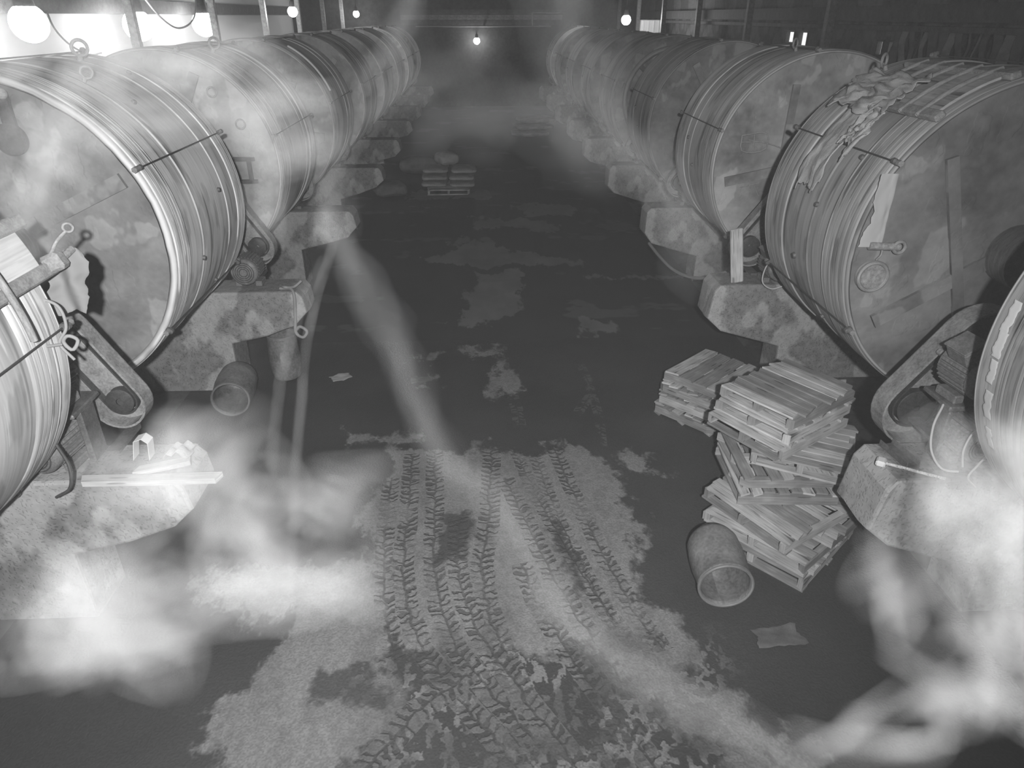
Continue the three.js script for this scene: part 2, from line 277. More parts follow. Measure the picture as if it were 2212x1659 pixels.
// ---------------------------------------------------------------- the hall
const XL = -9.8, XR = 9.0, ZF = -42, ZB = 3;
{
  const fl = new THREE.Group(); fl.name = 'floor'; fl.userData = { kind: 'structure', label: 'wet dark concrete floor with pale mud and tyre prints', category: 'floor' }; scene.add(fl);
  const slab = (name, x0, x1, s0, s1, m, unit) => {
    const g = new THREE.BoxGeometry(x1 - x0, 0.2, s1 - s0), p = g.attributes.position, uv = g.attributes.uv; g.translate((x0 + x1) / 2, -0.1, -(s0 + s1) / 2);
    for (let i = 0; i < p.count; i++) unit ? uv.setXY(i, (p.getX(i) - x0) / (x1 - x0), (-p.getZ(i) - s0) / (s1 - s0)) : uv.setXY(i, p.getX(i), p.getZ(i));
    part(name, g, m, fl);
  };
  slab('aisle_slab', -4, 4, N0, N1, M.floorNear, true);
  slab('aisle_slab', -4, 4, 10, 44, M.floorFar, true);
  slab('side_slab', XL - 0.2, -4, N0 - 5, 44, M.floorSide, false);
  slab('side_slab', 4, XR + 0.2, N0 - 5, 44, M.floorSide, false);
  slab('side_slab', -4, 4, N0 - 5, N0, M.floorSide, false);
  const wallBox = (x0, x1, y0, y1, z0, z1) => { const g = new THREE.BoxGeometry(x1 - x0, y1 - y0, z1 - z0); g.translate((x0 + x1) / 2, (y0 + y1) / 2, (z0 + z1) / 2); return metreUV(g); };
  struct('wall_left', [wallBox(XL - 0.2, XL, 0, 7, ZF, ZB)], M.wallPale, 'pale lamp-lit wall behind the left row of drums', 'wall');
  // right wall with four small openings
  const open = [[-22.3, -21.75, 3.82, 4.12], [-21.4, -20.85, 3.75, 4.12], [-17.05, -16.8, 3.72, 4.02], [-16.55, -16.1, 3.68, 4.02]];
  const rw = [wallBox(XR, XR + 0.2, 0, 3.6, ZF, ZB), wallBox(XR, XR + 0.2, 4.2, 7, ZF, ZB)]; let z = ZF;
  for (const [a, b, y0, y1] of open) { rw.push(wallBox(XR, XR + 0.2, 3.6, 4.2, z, a), wallBox(XR, XR + 0.2, 3.6, y0, a, b), wallBox(XR, XR + 0.2, y1, 4.2, a, b)); z = b; }
  rw.push(wallBox(XR, XR + 0.2, 3.6, 4.2, z, ZB));
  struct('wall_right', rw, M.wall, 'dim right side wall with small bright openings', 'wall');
  struct('wall_far', [wallBox(XL, XR, 0, 7, ZF - 0.2, ZF)], M.wallFar, 'dark end wall of the hall', 'wall');
  struct('wall_back', [wallBox(XL, XR, 0, 7, ZB, ZB + 0.2)], M.wall, 'wall behind the viewer', 'wall');
  struct('ceiling', [wallBox(XL - 0.2, XR + 0.2, 7, 7.2, ZF - 0.2, ZB + 0.2)], M.roof, 'dark sheet roof over the hall', 'ceiling');
  // lit panes in the openings: lamps of the yard behind
  open.forEach(([a, b, y0, y1], i) => {
    const w = new THREE.Group(); w.name = `window_${i + 1}`; w.userData = { kind: 'structure', label: ['tall narrow bright opening over the second right drum', 'square bright opening beside the narrow one', 'small cut-off bright opening left of a bright square', 'bright square opening nearest the right edge'][i], category: 'window' }; scene.add(w);
    const e = mat(0.8, { emissive: new THREE.Color(1, 1, 1), emissiveIntensity: 0.95 });
    const g = new THREE.BoxGeometry(0.02, y1 - y0, b - a); g.translate(XR + 0.1, (y0 + y1) / 2, (a + b) / 2); part('lit_window_pane', g, e, w);
    const f = []; for (const yy of [y0, y1]) f.push(at(new THREE.BoxGeometry(0.24, 0.04, b - a + 0.08), XR + 0.1, yy, (a + b) / 2)); for (const zz of [a, b]) f.push(at(new THREE.BoxGeometry(0.24, y1 - y0, 0.04), XR + 0.1, (y0 + y1) / 2, zz));
    part('window_frame', f, M.steelDark, w);
  });
  // roof beams across the hall, posts behind the drum rows, rails along the sides
  for (let i = 0; i < 8; i++) {
    const zz = -6 - i * 5.1, b = thing('roof_truss', ['nearest', 'second', 'third', 'fourth', 'fifth', 'sixth', 'seventh', 'farthest'][i] + ' dark steel roof truss across the hall', 'truss', [0, 5.35, zz]);
    part('bottom_chord', metreUV(at(new THREE.BoxGeometry(XR - XL, 0.16, 0.12), (XL + XR) / 2, 0, 0)), M.beam, b);
    part('top_chord', metreUV(at(new THREE.BoxGeometry(XR - XL, 0.14, 0.12), (XL + XR) / 2, 1.5, 0)), M.beam, b);
    for (let k = 0; k < 12; k++) { const x0 = XL + 0.1 + k * (XR - XL - 0.2) / 12, x1 = x0 + (XR - XL - 0.2) / 12; part('diagonal', cylBetween([x0, k % 2 ? 1.45 : 0.05, 0], [x1, k % 2 ? 0.05 : 1.45, 0], 0.035, 6), M.beam, b); }
  }
  for (let i = 0; i < 6; i++) for (const sd of [-1, 1]) {
    const x = sd < 0 ? -7.0 : 7.4, zz = -16.2 - i * 4.3 * 1.15, p = thing('hall_post', `${['first', 'second', 'third', 'fourth', 'fifth', 'sixth'][i]} steel post behind the ${sd < 0 ? 'left' : 'right'} drum row`, 'post', [x, 0, zz]);
    part('shaft', metreUV(at(new THREE.BoxGeometry(0.16, 5.27, 0.16), 0, 2.635, 0)), sd < 0 ? M.steelPale : M.steel, p);
    part('base_plate', metreUV(at(new THREE.BoxGeometry(0.36, 0.03, 0.36), 0, 0.015, 0)), M.steel, p);
  }
  const rail = (label, x, y, h, m) => single('eave_rail', label, 'beam', metreUV(at(new THREE.BoxGeometry(0.2, h, 38), 0, 0, -19)), m, [x, y, -3.5]);
  rail('long beam along the pale left wall under the lamps', -9.3, 4.72, 0.34, M.beam);
  rail('long beam along the right wall above the openings', 8.6, 4.55, 0.3, M.beam);
  rail('lower rail along the right wall', 8.7, 4.28, 0.1, M.beam);
  // the end wall: lintel, pipe, panels
  const lint = thing('wall_lintel', 'wide boarded lintel across the dark end wall', 'lintel', [0.2, 4.1, ZF + 0.12]);
  for (let i = 0; i < 3; i++) part('board', metreUV(at(new THREE.BoxGeometry(8.6, 0.23, 0.12), 0, 0.1 + i * 0.25, 0)), i % 2 ? M.steel : M.beam, lint);
  const pipe = thing('wall_pipe', 'thin pale pipe running across the end wall', 'pipe', [0.3, 4.02, ZF + 0.4]);
  part('run', cylBetween([-3.6, 0, 0], [3.6, 0, 0], 0.035, 8), M.steelPale, pipe); part('riser', cylBetween([2.6, 0, 0], [2.6, 0.65, 0], 0.03, 8), M.steelPale, pipe); part('upper_run', cylBetween([2.6, 0.65, 0], [4.4, 0.62, 0], 0.03, 8), M.steelPale, pipe);
  for (const k of [-3, 0, 3]) part('clip', at(new THREE.BoxGeometry(0.06, 0.1, 0.42), k, 0, -0.2), M.steel, pipe);
}

// ---------------------------------------------------------------- lamps
function lamp(label, pos, r, power, dirX, glow = 40, stem = 0.6, wall = false) {
  const g = thing('hall_lamp', label, 'lamp', pos);
  const e = mat(0.9, { emissive: new THREE.Color(1, 1, 1), emissiveIntensity: glow });
  part('lamp_bulb', new THREE.SphereGeometry(r, 20, 14), e, g);
  part('lamp_holder', at(new THREE.CylinderGeometry(r * 0.4, r * 0.55, r * 1.1, 12), 0, r * 1.35, 0), M.steelDark, g);
  part('lamp_stem', wall ? cylBetween([0, r * 1.6, 0], [0, r * 1.9, -0.5], 0.03, 6) : cylBetween([0, r * 1.8, 0], [0, stem, 0], 0.02, 6), M.steelDark, g);
  const l = new THREE.PointLight(0xffffff, power); l.shadow.radius = Math.max(1, r / 0.02); l.castShadow = true; g.add(l);
}
lamp('dazzling lamp at the far left before the pale wall', [-8.6, 4.38, -15.4], 0.34, 55, 1, 30, 0.97);  // these three bulbs are oversized, their glare drawn into the shape
lamp('dazzling lamp second from the left before the pale wall', [-8.6, 4.29, -20.2], 0.36, 60, 1, 30, 1.06);
lamp('dazzling lamp third from the left before the pale wall', [-8.6, 4.28, -25], 0.36, 60, 1, 30, 1.07);
lamp('bright lamp beyond the third left drum under the trusses', [-6.5, 4.64, -28], 0.17, 12, 1, 30, 0.7);
lamp('small lamp farthest back on the left', [-6.2, 4.6, -40.5], 0.16, 5, 1, 20, 0.7);
lamp('bright lamp over the far right drums', [6.3, 4.36, -33.1], 0.2, 9, 1, 30, 0.95);
lamp('small round lamp in the middle of the end wall', [-0.08, 3.33, ZF + 0.5], 0.17, 4, 1, 20, 0.66, true);
{
  const g = thing('added_floodlight', 'added unseen infrared lamp behind the viewer, standing in for the camera light', 'lamp', FLOOD.toArray());
  g.lookAt(-1.3, 1.1, -9);
  part('lamp_housing', cbox(0.3, 0.24, 0.1, 0.02).translate(0, 0, -0.1), M.steelDark, g);
  part('lamp_face', at(new THREE.BoxGeometry(0.26, 0.2, 0.01), 0, 0, -0.04), mat(0.5, { emissive: new THREE.Color(1, 1, 1), emissiveIntensity: 0.8 }), g);
  single('added_lamp_beam', 'steel cross beam that carries the added infrared lamp', 'beam', metreUV(new THREE.BoxGeometry(XR - XL, 0.18, 0.14)), M.beam, [(XL + XR) / 2, 5.5, 1.1]);
  part('lamp_arm', cylBetween([0, 0.05, -0.12], [0, 0.5, -0.26], 0.02, 8), M.steelDark, g);
}

// ---------------------------------------------------------------- drums
const ROW = { L: { x: -4.26, y: 2.67 }, R: { x: 4.7, y: 2.64 } };
const RAD = 1.47;
function drum(side, label, s0, s1, o) {                         // s0 near end, s1 far end
  const row = ROW[side], mid = (s0 + s1) / 2, len = s1 - s0, r = rngOf(o.seed), m = o.mats;
  const g = thing('tanning_drum', label, 'drum', [row.x, row.y - RAD - 0.06, -mid]), cy = RAD + 0.06, seg = o.fine ? 160 : 72, zn = len / 2, zf = -len / 2;
  const C = new THREE.Vector3(0, cy, 0), put = (geo) => geo.translate(0, cy, 0);
  // shell: a tube with real wall thickness and shallow turned grooves
  const rec = o.recess || 0.02, rim = o.recess ? 0.05 : 0.02;
  const prof = [[RAD - rim - 0.02, zn - rec - 0.06], [RAD - rim - 0.01, zn - 0.004], [RAD - rim * 0.5, zn], [RAD - 0.008, zn - 0.008]];
  const nb = o.fine ? 7 : 4; for (let i = 0; i <= nb; i++) { const z = zn - 0.03 - (len - 0.06) * i / nb; prof.push([RAD + rr(-0.004, 0.004, r), z]); }
  prof.push([RAD - 0.008, zf + 0.008], [RAD - 0.03, zf], [RAD - 0.09, zf], [RAD - 0.09, zf + 0.12]);
  const sg = latheZ(prof, seg), sp = sg.attributes.position;
  if (o.jag) for (let i = 0; i < sp.count; i++) { const x = sp.getX(i), y = sp.getY(i), z = sp.getZ(i), a = Math.atan2(y, x); if (z > zn - 0.06) sp.setZ(i, z + o.jag * (fbm(a * 9 + 20, 1.3, 0, 0, 501, 4) - 0.5)); }
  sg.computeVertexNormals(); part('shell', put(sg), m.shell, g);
  // raised bands near both ends, and hoops
  for (const [z0, z1, h] of o.bands) {                          // a raised band cut by a few fine irregular grooves
    const q = [[RAD - 0.01, z0], [RAD + h * 0.8, z0 + 0.004]], cuts = o.fine ? 6 : 3, zs = []; for (let i = 0; i < cuts; i++) zs.push(z0 + (z1 - z0) * (i + rr(0.25, 0.95, r)) / (cuts + 0.2));
    for (const z of zs) { const w = rr(0.003, 0.009, r), dd = rr(0.004, 0.01, r); q.push([RAD + h, z - w], [RAD + h - dd, z - w * 0.4], [RAD + h - dd, z + w * 0.4], [RAD + h + rr(-0.002, 0.002, r), z + w]); }
    q.push([RAD + h * 0.8, z1 - 0.004], [RAD - 0.01, z1]); q.reverse(); part('band', put(latheZ(q, seg)), m.band, g);
  }
  for (let i = 0; i < o.hoops; i++) { const z = rr(zf + 0.45, zn - 0.45, r), w = rr(0.006, 0.016, r), R = RAD + rr(0.007, 0.012, r); part('hoop', put(latheZ([[R - 0.014, z + w * 2.2], [R, z + w * 0.6], [R, z - w * 0.6], [R - 0.014, z - w * 2.2]], seg)), i % 3 ? m.band : m.shell, g); }
  // near head: shallow rings, boards across, two beams; far head: plain dished disc
  const hz = zn - rec - 0.01, hp = []; const nr = o.fine ? 9 : 4; for (let i = 0; i <= nr; i++) { const R0 = (RAD - rim - 0.005) * (1 - i / nr), st = (i % 2 ? 0.008 : 0) + 0.03 * (i / nr); hp.push([Math.max(0.001, R0), hz + st]); if (i < nr) hp.push([Math.max(0.001, R0 - (RAD - rim - 0.005) / nr * 0.96), hz + st]); }
  const hg = latheZ(hp, seg), hp2 = hg.attributes.position; for (let i = 0; i < hp2.count; i++) hg.attributes.uv.setXY(i, hp2.getX(i), hp2.getY(i)); hg.computeVertexNormals(); part('head', put(hg), m.head, g);
  part('head', put(latheZ([[0.001, zf + 0.16], [0.9, zf + 0.14], [RAD - 0.085, zf + 0.11]], 48)), m.head, g);
  const turn = o.turn ?? 0.5;
  for (const k of [0, 1]) { const b = metreUV(at(new THREE.BoxGeometry((RAD - 0.12) * (k ? 1.55 : 1.9), k ? 0.1 : 0.13, 0.035), 0, k ? 0.5 : 0.05, 0)); b.rotateZ(turn + k * 1.35); b.translate(0, 0, hz + 0.035 + k * 0.002); part('head_beam', put(b), m.head, g); }
  part('axle', put(cylBetween([0, 0, zn + s0 - o.bear[0] - 0.01], [0, 0, zf - (o.bear[1] - s1) + 0.01], 0.11, 20)), M.steel, g);
  part('hub', put(cylBetween([0, 0, hz + 0.03], [0, 0, hz + 0.3], 0.26, 28)), M.steel, g);
  // tie rods with lugs
  for (const a of o.ties ?? []) {
    const A = a * Math.PI / 180, R = RAD + 0.032, x = Math.cos(A), y = Math.sin(A);
    part('tie_rod', put(cylBetween([x * R, y * R, zn + 0.02], [x * R, y * R, zf - 0.02], 0.007, 7)), M.steelDark, g);
    for (const z of [zn, zf]) { const l = part('tie_lug', put(at(cbox(0.07, 0.045, 0.06, 0.012), x * (R + 0.005), y * (R + 0.005), z, 0, 0, A)), M.steel, g); part('nut', put(at(new THREE.CylinderGeometry(0.026, 0.026, 0.045, 6), x * R, y * R, z + (z > 0 ? 0.055 : -0.055), Math.PI / 2)), M.steelPale, l); }
  }
  for (const [a, z, rad = 0.026] of o.bolts ?? []) { const A = a * Math.PI / 180; const b = new THREE.CylinderGeometry(rad * 0.8, rad, 0.025, 10); b.rotateZ(-Math.PI / 2); b.translate(RAD + 0.035, 0, 0); b.rotateZ(A); b.translate(0, cy, z); part('bolt_head', b, M.steel, g); }
  g.userData.cy = undefined; delete g.userData.cy;
  return { g, cy, zn, zf, hz, put, m };
}
function eye(d, a, z, R = 0.06) { const A = a * Math.PI / 180, k = part('lifting_eye', at(new THREE.TorusGeometry(R, R * 0.24, 8, 24), ...onShell(d.cy, a, z, 0.05 + R), 0, 0.7, 0), M.steelPale, d.g); part('eye_foot', cylBetween(onShell(d.cy, a, z, -0.01), onShell(d.cy, a, z, 0.06), R * 0.4, 10), M.steelPale, k); }
// a point on a drum's shell in drum space: angle in degrees, z, extra radius
const onShell = (cy, a, z, e = 0) => { const A = a * Math.PI / 180; return [Math.cos(A) * (RAD + e), cy + Math.sin(A) * (RAD + e), z]; };
function arcBar(cy, a0, a1, z, e, w, t) { const pts = []; for (let i = 0; i <= 10; i++) pts.push(onShell(cy, a0 + (a1 - a0) * i / 10, z, e)); return tube(pts, w, 14, 7); }
function hatch(d, a0, a1, z0, z1, bars, m, sub = M.wood[3]) {                 // framed door on the shell
  const lid = []; const n = 12, q = []; for (let i = 0; i <= n; i++) { const a = a0 + (a1 - a0) * i / n; q.push(onShell(d.cy, a, 0, 0.03)); }
  const k = part('hatch_door', bent(q.map((p) => [p[0], p[1]]), 0.02, z1 - z0).translate(0, 0, z0), d.m.band, d.g);
  for (const a of [a0, a1]) { const A = a * Math.PI / 180; part('hatch_rail', at(cbox(0.06, 0.09, z1 - z0 + 0.24, 0.012), ...onShell(d.cy, a, (z0 + z1) / 2, 0.05), 0, 0, A), m, d.g); }
  for (let i = 0; i < bars; i++) part('hatch_bar', arcBar(d.cy, a0 - (a1 > a0 ? 2 : -2), a1 + (a1 > a0 ? 2 : -2), z0 + (z1 - z0) * (i + 0.5) / bars, 0.075, 0.02), m, d.g);
}
const P = 4.1, blockS = (k, side) => 4.62 + k * P + (k === 0 ? (side === 'L' ? 0.06 : -0.2) : 0);   // middle of the block behind drum k
const ord = ['nearest', 'second', 'third', 'fourth', 'fifth', 'sixth', 'seventh', 'eighth', 'farthest'];
const D = { L: [], R: [] };
for (let k = 0; k < 9; k++) {
  const fine = k < 3, f = k < 2;
  { // left row: pale worn bands, shells made paler still to carry lamp glare
    const s1 = [4.34, 8.33][k] ?? 12.4 + (k - 2) * P, s0 = s1 - [2.2, 2.1][k] || s1 - 2.3, len = s1 - s0, z = len / 2;
    const lab = ['pale streaked drum cut by the left edge with a clamped hatch', 'pale banded drum on the left with a white ragged near rim', 'third left drum with a square frame on its hazy end'][k] ?? `${ord[k]} left drum from the front, in the hazy row`;
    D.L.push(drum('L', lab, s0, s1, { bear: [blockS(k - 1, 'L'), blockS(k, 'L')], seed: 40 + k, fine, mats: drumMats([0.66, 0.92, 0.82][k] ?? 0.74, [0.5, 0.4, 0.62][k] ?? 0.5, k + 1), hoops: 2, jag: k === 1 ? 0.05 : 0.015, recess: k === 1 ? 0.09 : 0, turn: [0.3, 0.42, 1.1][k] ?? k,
      bands: k === 1 ? [[-z + 0.01, -z + 0.26, 0.014], [z - 0.36, z - 0.05, 0.012]] : [[-z + 0.01, -z + 0.42, 0.014], [z - 0.5, z - 0.03, 0.012]], ties: k === 0 ? [1, 60, 120, 210, 300] : k === 1 ? [27, 87, 147, 207, 327] : [15, 75, 135], bolts: f ? [[8, -0.3], [-12, 0.4], [48, 0.1], [62, -0.6], [-30, -0.2]] : [] }));
  }
  {
    const s1 = [3.95, 7.78][k] ?? 11.85 + (k - 2) * P, s0 = s1 - (k === 0 ? 2.2 : 2.0), z = (s1 - s0) / 2;
    const lab = ['grey drum cut by the right edge with pale torn stickers', 'grey drum on the right with a barred hatch and rags on top', 'right drum with scratched paint marks on its end'][k] ?? `${ord[k]} right drum from the front, in the dim row`;
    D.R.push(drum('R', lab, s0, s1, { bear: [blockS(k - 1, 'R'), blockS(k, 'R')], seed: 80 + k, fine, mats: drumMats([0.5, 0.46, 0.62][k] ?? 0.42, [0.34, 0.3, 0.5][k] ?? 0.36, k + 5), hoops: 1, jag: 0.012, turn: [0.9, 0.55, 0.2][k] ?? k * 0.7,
      bands: [[-z + 0.01, -z + 0.52, 0.014], [z - 0.52, z - 0.04, 0.012]], ties: k === 0 ? [120, 240] : k === 1 ? [148, 88, 28, 208, 268] : [161, 101, 41, 221], bolts: f ? [[193, -0.1, 0.035], [170, 0.2], [215, 0.3], [150, 0.5]] : [[185, 0.1], [172, -0.3]] }));
  }
}
eye(D.R[1], 112, D.R[1].zf + 0.2); eye(D.L[1], 62, 0.3, 0.05); eye(D.L[1], 78, -0.5, 0.07); eye(D.L[2], 70, 0.2, 0.07); eye(D.R[2], 104, 0.5, 0.06);
// hatch of the right barred drum, its plug, paper and valve
{
  const d = D.R[1]; hatch(d, 131, 108, d.zf + 0.55, d.zn - 0.12, 5, M.steelPale);
  const place = onShell(d.cy, 187, 0, -0.2);
  const plug = part('drain_cover', at(new THREE.CylinderGeometry(0.13, 0.14, 0.05, 28), -RAD + 0.22, d.cy - 0.18, d.zn + 0.02, Math.PI / 2), M.guard, d.g, 'round drain cover');
  part('cover_lip', at(new THREE.TorusGeometry(0.128, 0.018, 8, 28), -RAD + 0.22, d.cy - 0.18, d.zn + 0.045), M.steelPale, plug);
  part('cover_chain', tube([[-RAD + 0.22, d.cy - 0.03, d.zn + 0.03], [-RAD + 0.24, d.cy + 0.02, d.zn + 0.05], [-RAD + 0.25, d.cy + 0.08, d.zn + 0.03]], 0.01, 10, 6), M.steelPale, plug);
  const v = part('valve_stub', cylBetween([-RAD + 0.12, d.cy + 0.1, d.zn + 0.04], [-RAD + 0.38, d.cy + 0.09, d.zn + 0.05], 0.035, 12), M.steelPale, d.g, 'stubby drain valve'); part('valve_wheel', at(new THREE.TorusGeometry(0.05, 0.016, 8, 20), -RAD + 0.38, d.cy + 0.09, d.zn + 0.06), M.steelPale, v);
  const torn = crumple(0.2, 0.62, 10, 24, (u, w) => { const left = (fbm(w * 9 + 5, 2, 0, 0, 611, 4) - 0.5) * 0.12 - (w < -0.12 ? 0.03 : 0); return [-RAD + 0.17 + (u < 0 ? u + left * (-u / 0.1) : u * 0.55), d.cy + 0.4 + w, d.zn + 0.03 + 0.018 * fbm(u * 16, w * 9, 0, 0, 613, 2)]; });
  part('torn_lining', thicken(torn, 0.004), M.paper, d.g, 'pale torn strip of lining');
}
{ // stickers on the nearest right drum
  const d = D.R[0];
  [[171, 0.07, 0.2], [178, 0.075, 0.17], [185, 0.06, 0.16], [194, 0.07, 0.2], [204, 0.05, 0.16]].forEach(([a, w, h], i) => {
    const g = crumple(w, h, 4, 10, (u, v) => { const e = (fbm(v * 30 + i * 7, u * 9, 0, 0, 621, 3) - 0.5) * 0.04; return onShell(d.cy, a - v / RAD * 57.3, d.zf + 0.14 + i * 0.012 + u + e, 0.03); });
    part('torn_sticker', thicken(g, 0.004), M.white, d.g, 'pale torn sticker');
  });
}
{ // hatch of the nearest left drum
  const d = D.L[0]; hatch(d, 27, 15, d.zf - 0.02, d.zn - 0.5, 2, M.steelPale);
  part('latch_bar', arcBar(d.cy, 30, 4, d.zf + 0.42, 0.1, 0.022), M.steelPale, d.g);
  part('clamp', at(cbox(0.13, 0.12, 0.1, 0.02), ...onShell(d.cy, 16, d.zf - 0.1, 0.1), 0, 0, 0.4), M.steelPale, d.g);
  part('clamp_screw', cylBetween(onShell(d.cy, 16, d.zf - 0.14, 0.12), onShell(d.cy, 17, d.zf - 0.24, 0.16), 0.025, 10), M.steelPale, d.g);
  const h = part('clamp_handle', tube([onShell(d.cy, 18, d.zf - 0.08, 0.12), onShell(d.cy, 20, d.zf - 0.12, 0.18), onShell(d.cy, 21, d.zf - 0.16, 0.24)], 0.012, 10, 7), M.steelPale, d.g); part('handle_eye', at(new THREE.TorusGeometry(0.028, 0.01, 8, 16), ...onShell(d.cy, 21.5, d.zf - 0.17, 0.265), 0, 0.4, 0), M.steelPale, h);
}
{ // dark round cover with a stem on the near head of the banded left drum, small rings on the next
  const d = D.L[1], x = 0.35, y = d.cy + 0.92;
  const c = part('inspection_cover', at(new THREE.CylinderGeometry(0.13, 0.13, 0.04, 28), x, y, d.hz + 0.08, Math.PI / 2), M.steelDark, d.g, 'dark round cover with a stem');
  part('cover_stem', metreUV(at(new THREE.BoxGeometry(0.1, 0.3, 0.035), x + 0.03, y + 0.22, d.hz + 0.08)), M.steelDark, c); part('cover_knob', at(new THREE.SphereGeometry(0.045, 16, 12), x + 0.06, y + 0.36, d.hz + 0.12), M.steelPale, c);
  const e = D.L[2]; for (const [px, py] of [[0.75, 0.95], [1.05, 0.55]]) part('pull_ring', at(new THREE.TorusGeometry(0.06, 0.012, 8, 20), px, e.cy + py, e.hz + 0.12), M.steelPale, e.g);
  const fr = [[0.86, 0.1, 0.6, 0.05], [0.86, -0.2, 0.6, 0.05], [0.62, -0.05, 0.05, 0.34], [1.08, -0.05, 0.05, 0.34]]; for (const [px, py, w, h] of fr) part('frame_bar', metreUV(at(new THREE.BoxGeometry(w, h, 0.05), px, e.cy + py, e.hz + 0.14)), M.steelDark, e.g);
  const w = D.L[3]; part('rub_strip', arcBar(w.cy, 62, 22, w.hz - 0.3, 0.05, 0.02), M.white, w.g, 'narrow pale strip'); 
}
{ // white scratched writing marks on the second right drum's head: paint lines
  const d = D.R[2], mk = (pts, r = 0.008) => part('paint_mark', tube(pts.map(([x, y]) => [x, d.cy + y, d.hz + 0.05]), r, 16, 5), M.paint, d.g, 'scratched pale paint mark');
  mk([[-1.12, 0.42], [-0.78, 0.44], [-0.77, 0.24], [-1.1, 0.22], [-1.12, 0.42]], 0.009); mk([[-0.95, 0.43], [-0.94, 0.23]]); mk([[-1.11, 0.33], [-0.78, 0.34]]); mk([[-1.02, 0.36], [-0.7, 0.3], [-0.42, 0.2]]); mk([[-0.5, 0.32], [-0.36, 0.5]]); mk([[-0.44, 0.18], [-0.38, 0.4]]); mk([[-0.98, 0.7], [-0.95, 0.52]]);
  mk([[-1.05, -0.28], [-0.78, -0.22]], 0.006); mk([[-0.92, -0.18], [-0.88, -0.42]], 0.006); mk([[-0.86, -0.24], [-0.76, -0.4]], 0.006);
}
{ // drive wheel rim on the fifth right drum
  const d = D.R[4], w = part('drive_wheel', at(new THREE.TorusGeometry(1.1, 0.06, 10, 64), -0.1, d.cy + 0.1, d.zn + 0.2), M.steelPale, d.g, 'pale wheel rim'); for (let i = 0; i < 3; i++) part('spoke', metreUV(at(new THREE.BoxGeometry(2.1, 0.1, 0.06), -0.1, d.cy + 0.1, d.zn + 0.2, 0, 0, i * Math.PI / 3 + 0.3)), M.steel, w);
}

// ---------------------------------------------------------------- concrete blocks, bearings, drives between the drums
function blockGeo(side, k) {
  const s = new THREE.Shape(), r = rngOf(300 + k + (side === 'L' ? 50 : 0)), low = side === 'L' ? 0.98 : 0.8, h = 1.4, j = () => rr(-0.02, 0.02, r);
  s.moveTo(0.07, h + j() * 0.3); s.lineTo(0, h - 0.09); s.lineTo(-0.03 + j(), low + 0.12); s.lineTo(0.14 + j(), low - 0.05); s.lineTo(0.55, low - 0.17 + j()); s.lineTo(1.0, low - 0.28 + j()); s.lineTo(1.0, 0); s.lineTo(2.6, 0); s.lineTo(2.6, h); s.closePath();
  const g = new THREE.ExtrudeGeometry(s, { depth: 0.48, bevelEnabled: true, bevelThickness: 0.025, bevelSize: 0.025, bevelOffset: -0.025, bevelSegments: 2, steps: 4 }), p = g.attributes.position;
  for (let i = 0; i < p.count; i++) { const x = p.getX(i), y = p.getY(i), z = p.getZ(i); if (y > 0.02) p.setXYZ(i, x + 0.025 * (fbm(x * 5 + 9, y * 5 + z * 7, 0, 0, 700 + k, 3) - 0.5), y + (y > 1.3 ? 0.02 : 0.05) * (fbm(x * 4 + 3, z * 6 + 7, 0, 0, 720 + k, 3) - 0.5), z + 0.03 * (fbm(y * 5, x * 5 + 20, 0, 0, 740 + k, 3) - 0.5)); }
  g.translate(0, 0, -0.24); g.computeVertexNormals(); return metreUV(g, false);
}
function bearing(side, s) {
  const row = ROW[side], b = thing('bearing_stand', `axle bearing stand on the ${side === 'L' ? 'left' : 'right'} row's block at the ${ord[Math.max(0, Math.round((s - 4.62) / P))]} gap`, 'bearing', [row.x, 1.412, -s]);
  part('stand', [at(cbox(0.16, row.y - 1.412 - 0.16, 0.3, 0.015), 0, (row.y - 1.412 - 0.16) / 2, 0), at(cbox(0.5, 0.04, 0.4, 0.01), 0, 0.02, 0)], M.steel, b);
  const h = latheZ([[0.111, -0.14], [0.22, -0.14], [0.22, 0.14], [0.111, 0.14], [0.111, -0.14]], 32); h.translate(0, row.y - 1.412, 0); part('housing', h, M.steel, b);
}
function stadium(c1, c2, r, n = 14, open = false) {                // outline round two centres
  const a = Math.atan2(c2[1] - c1[1], c2[0] - c1[0]), pts = []; for (let i = 0; i <= n; i++) { const t = a + Math.PI / 2 + Math.PI * i / n; pts.push([c1[0] + Math.cos(t) * r, c1[1] + Math.sin(t) * r]); } for (let i = 0; i <= n; i++) { const t = a - Math.PI / 2 + Math.PI * i / n; pts.push([c2[0] + Math.cos(t) * r, c2[1] + Math.sin(t) * r]); } if (!open) pts.push(pts[0]); return pts;
}
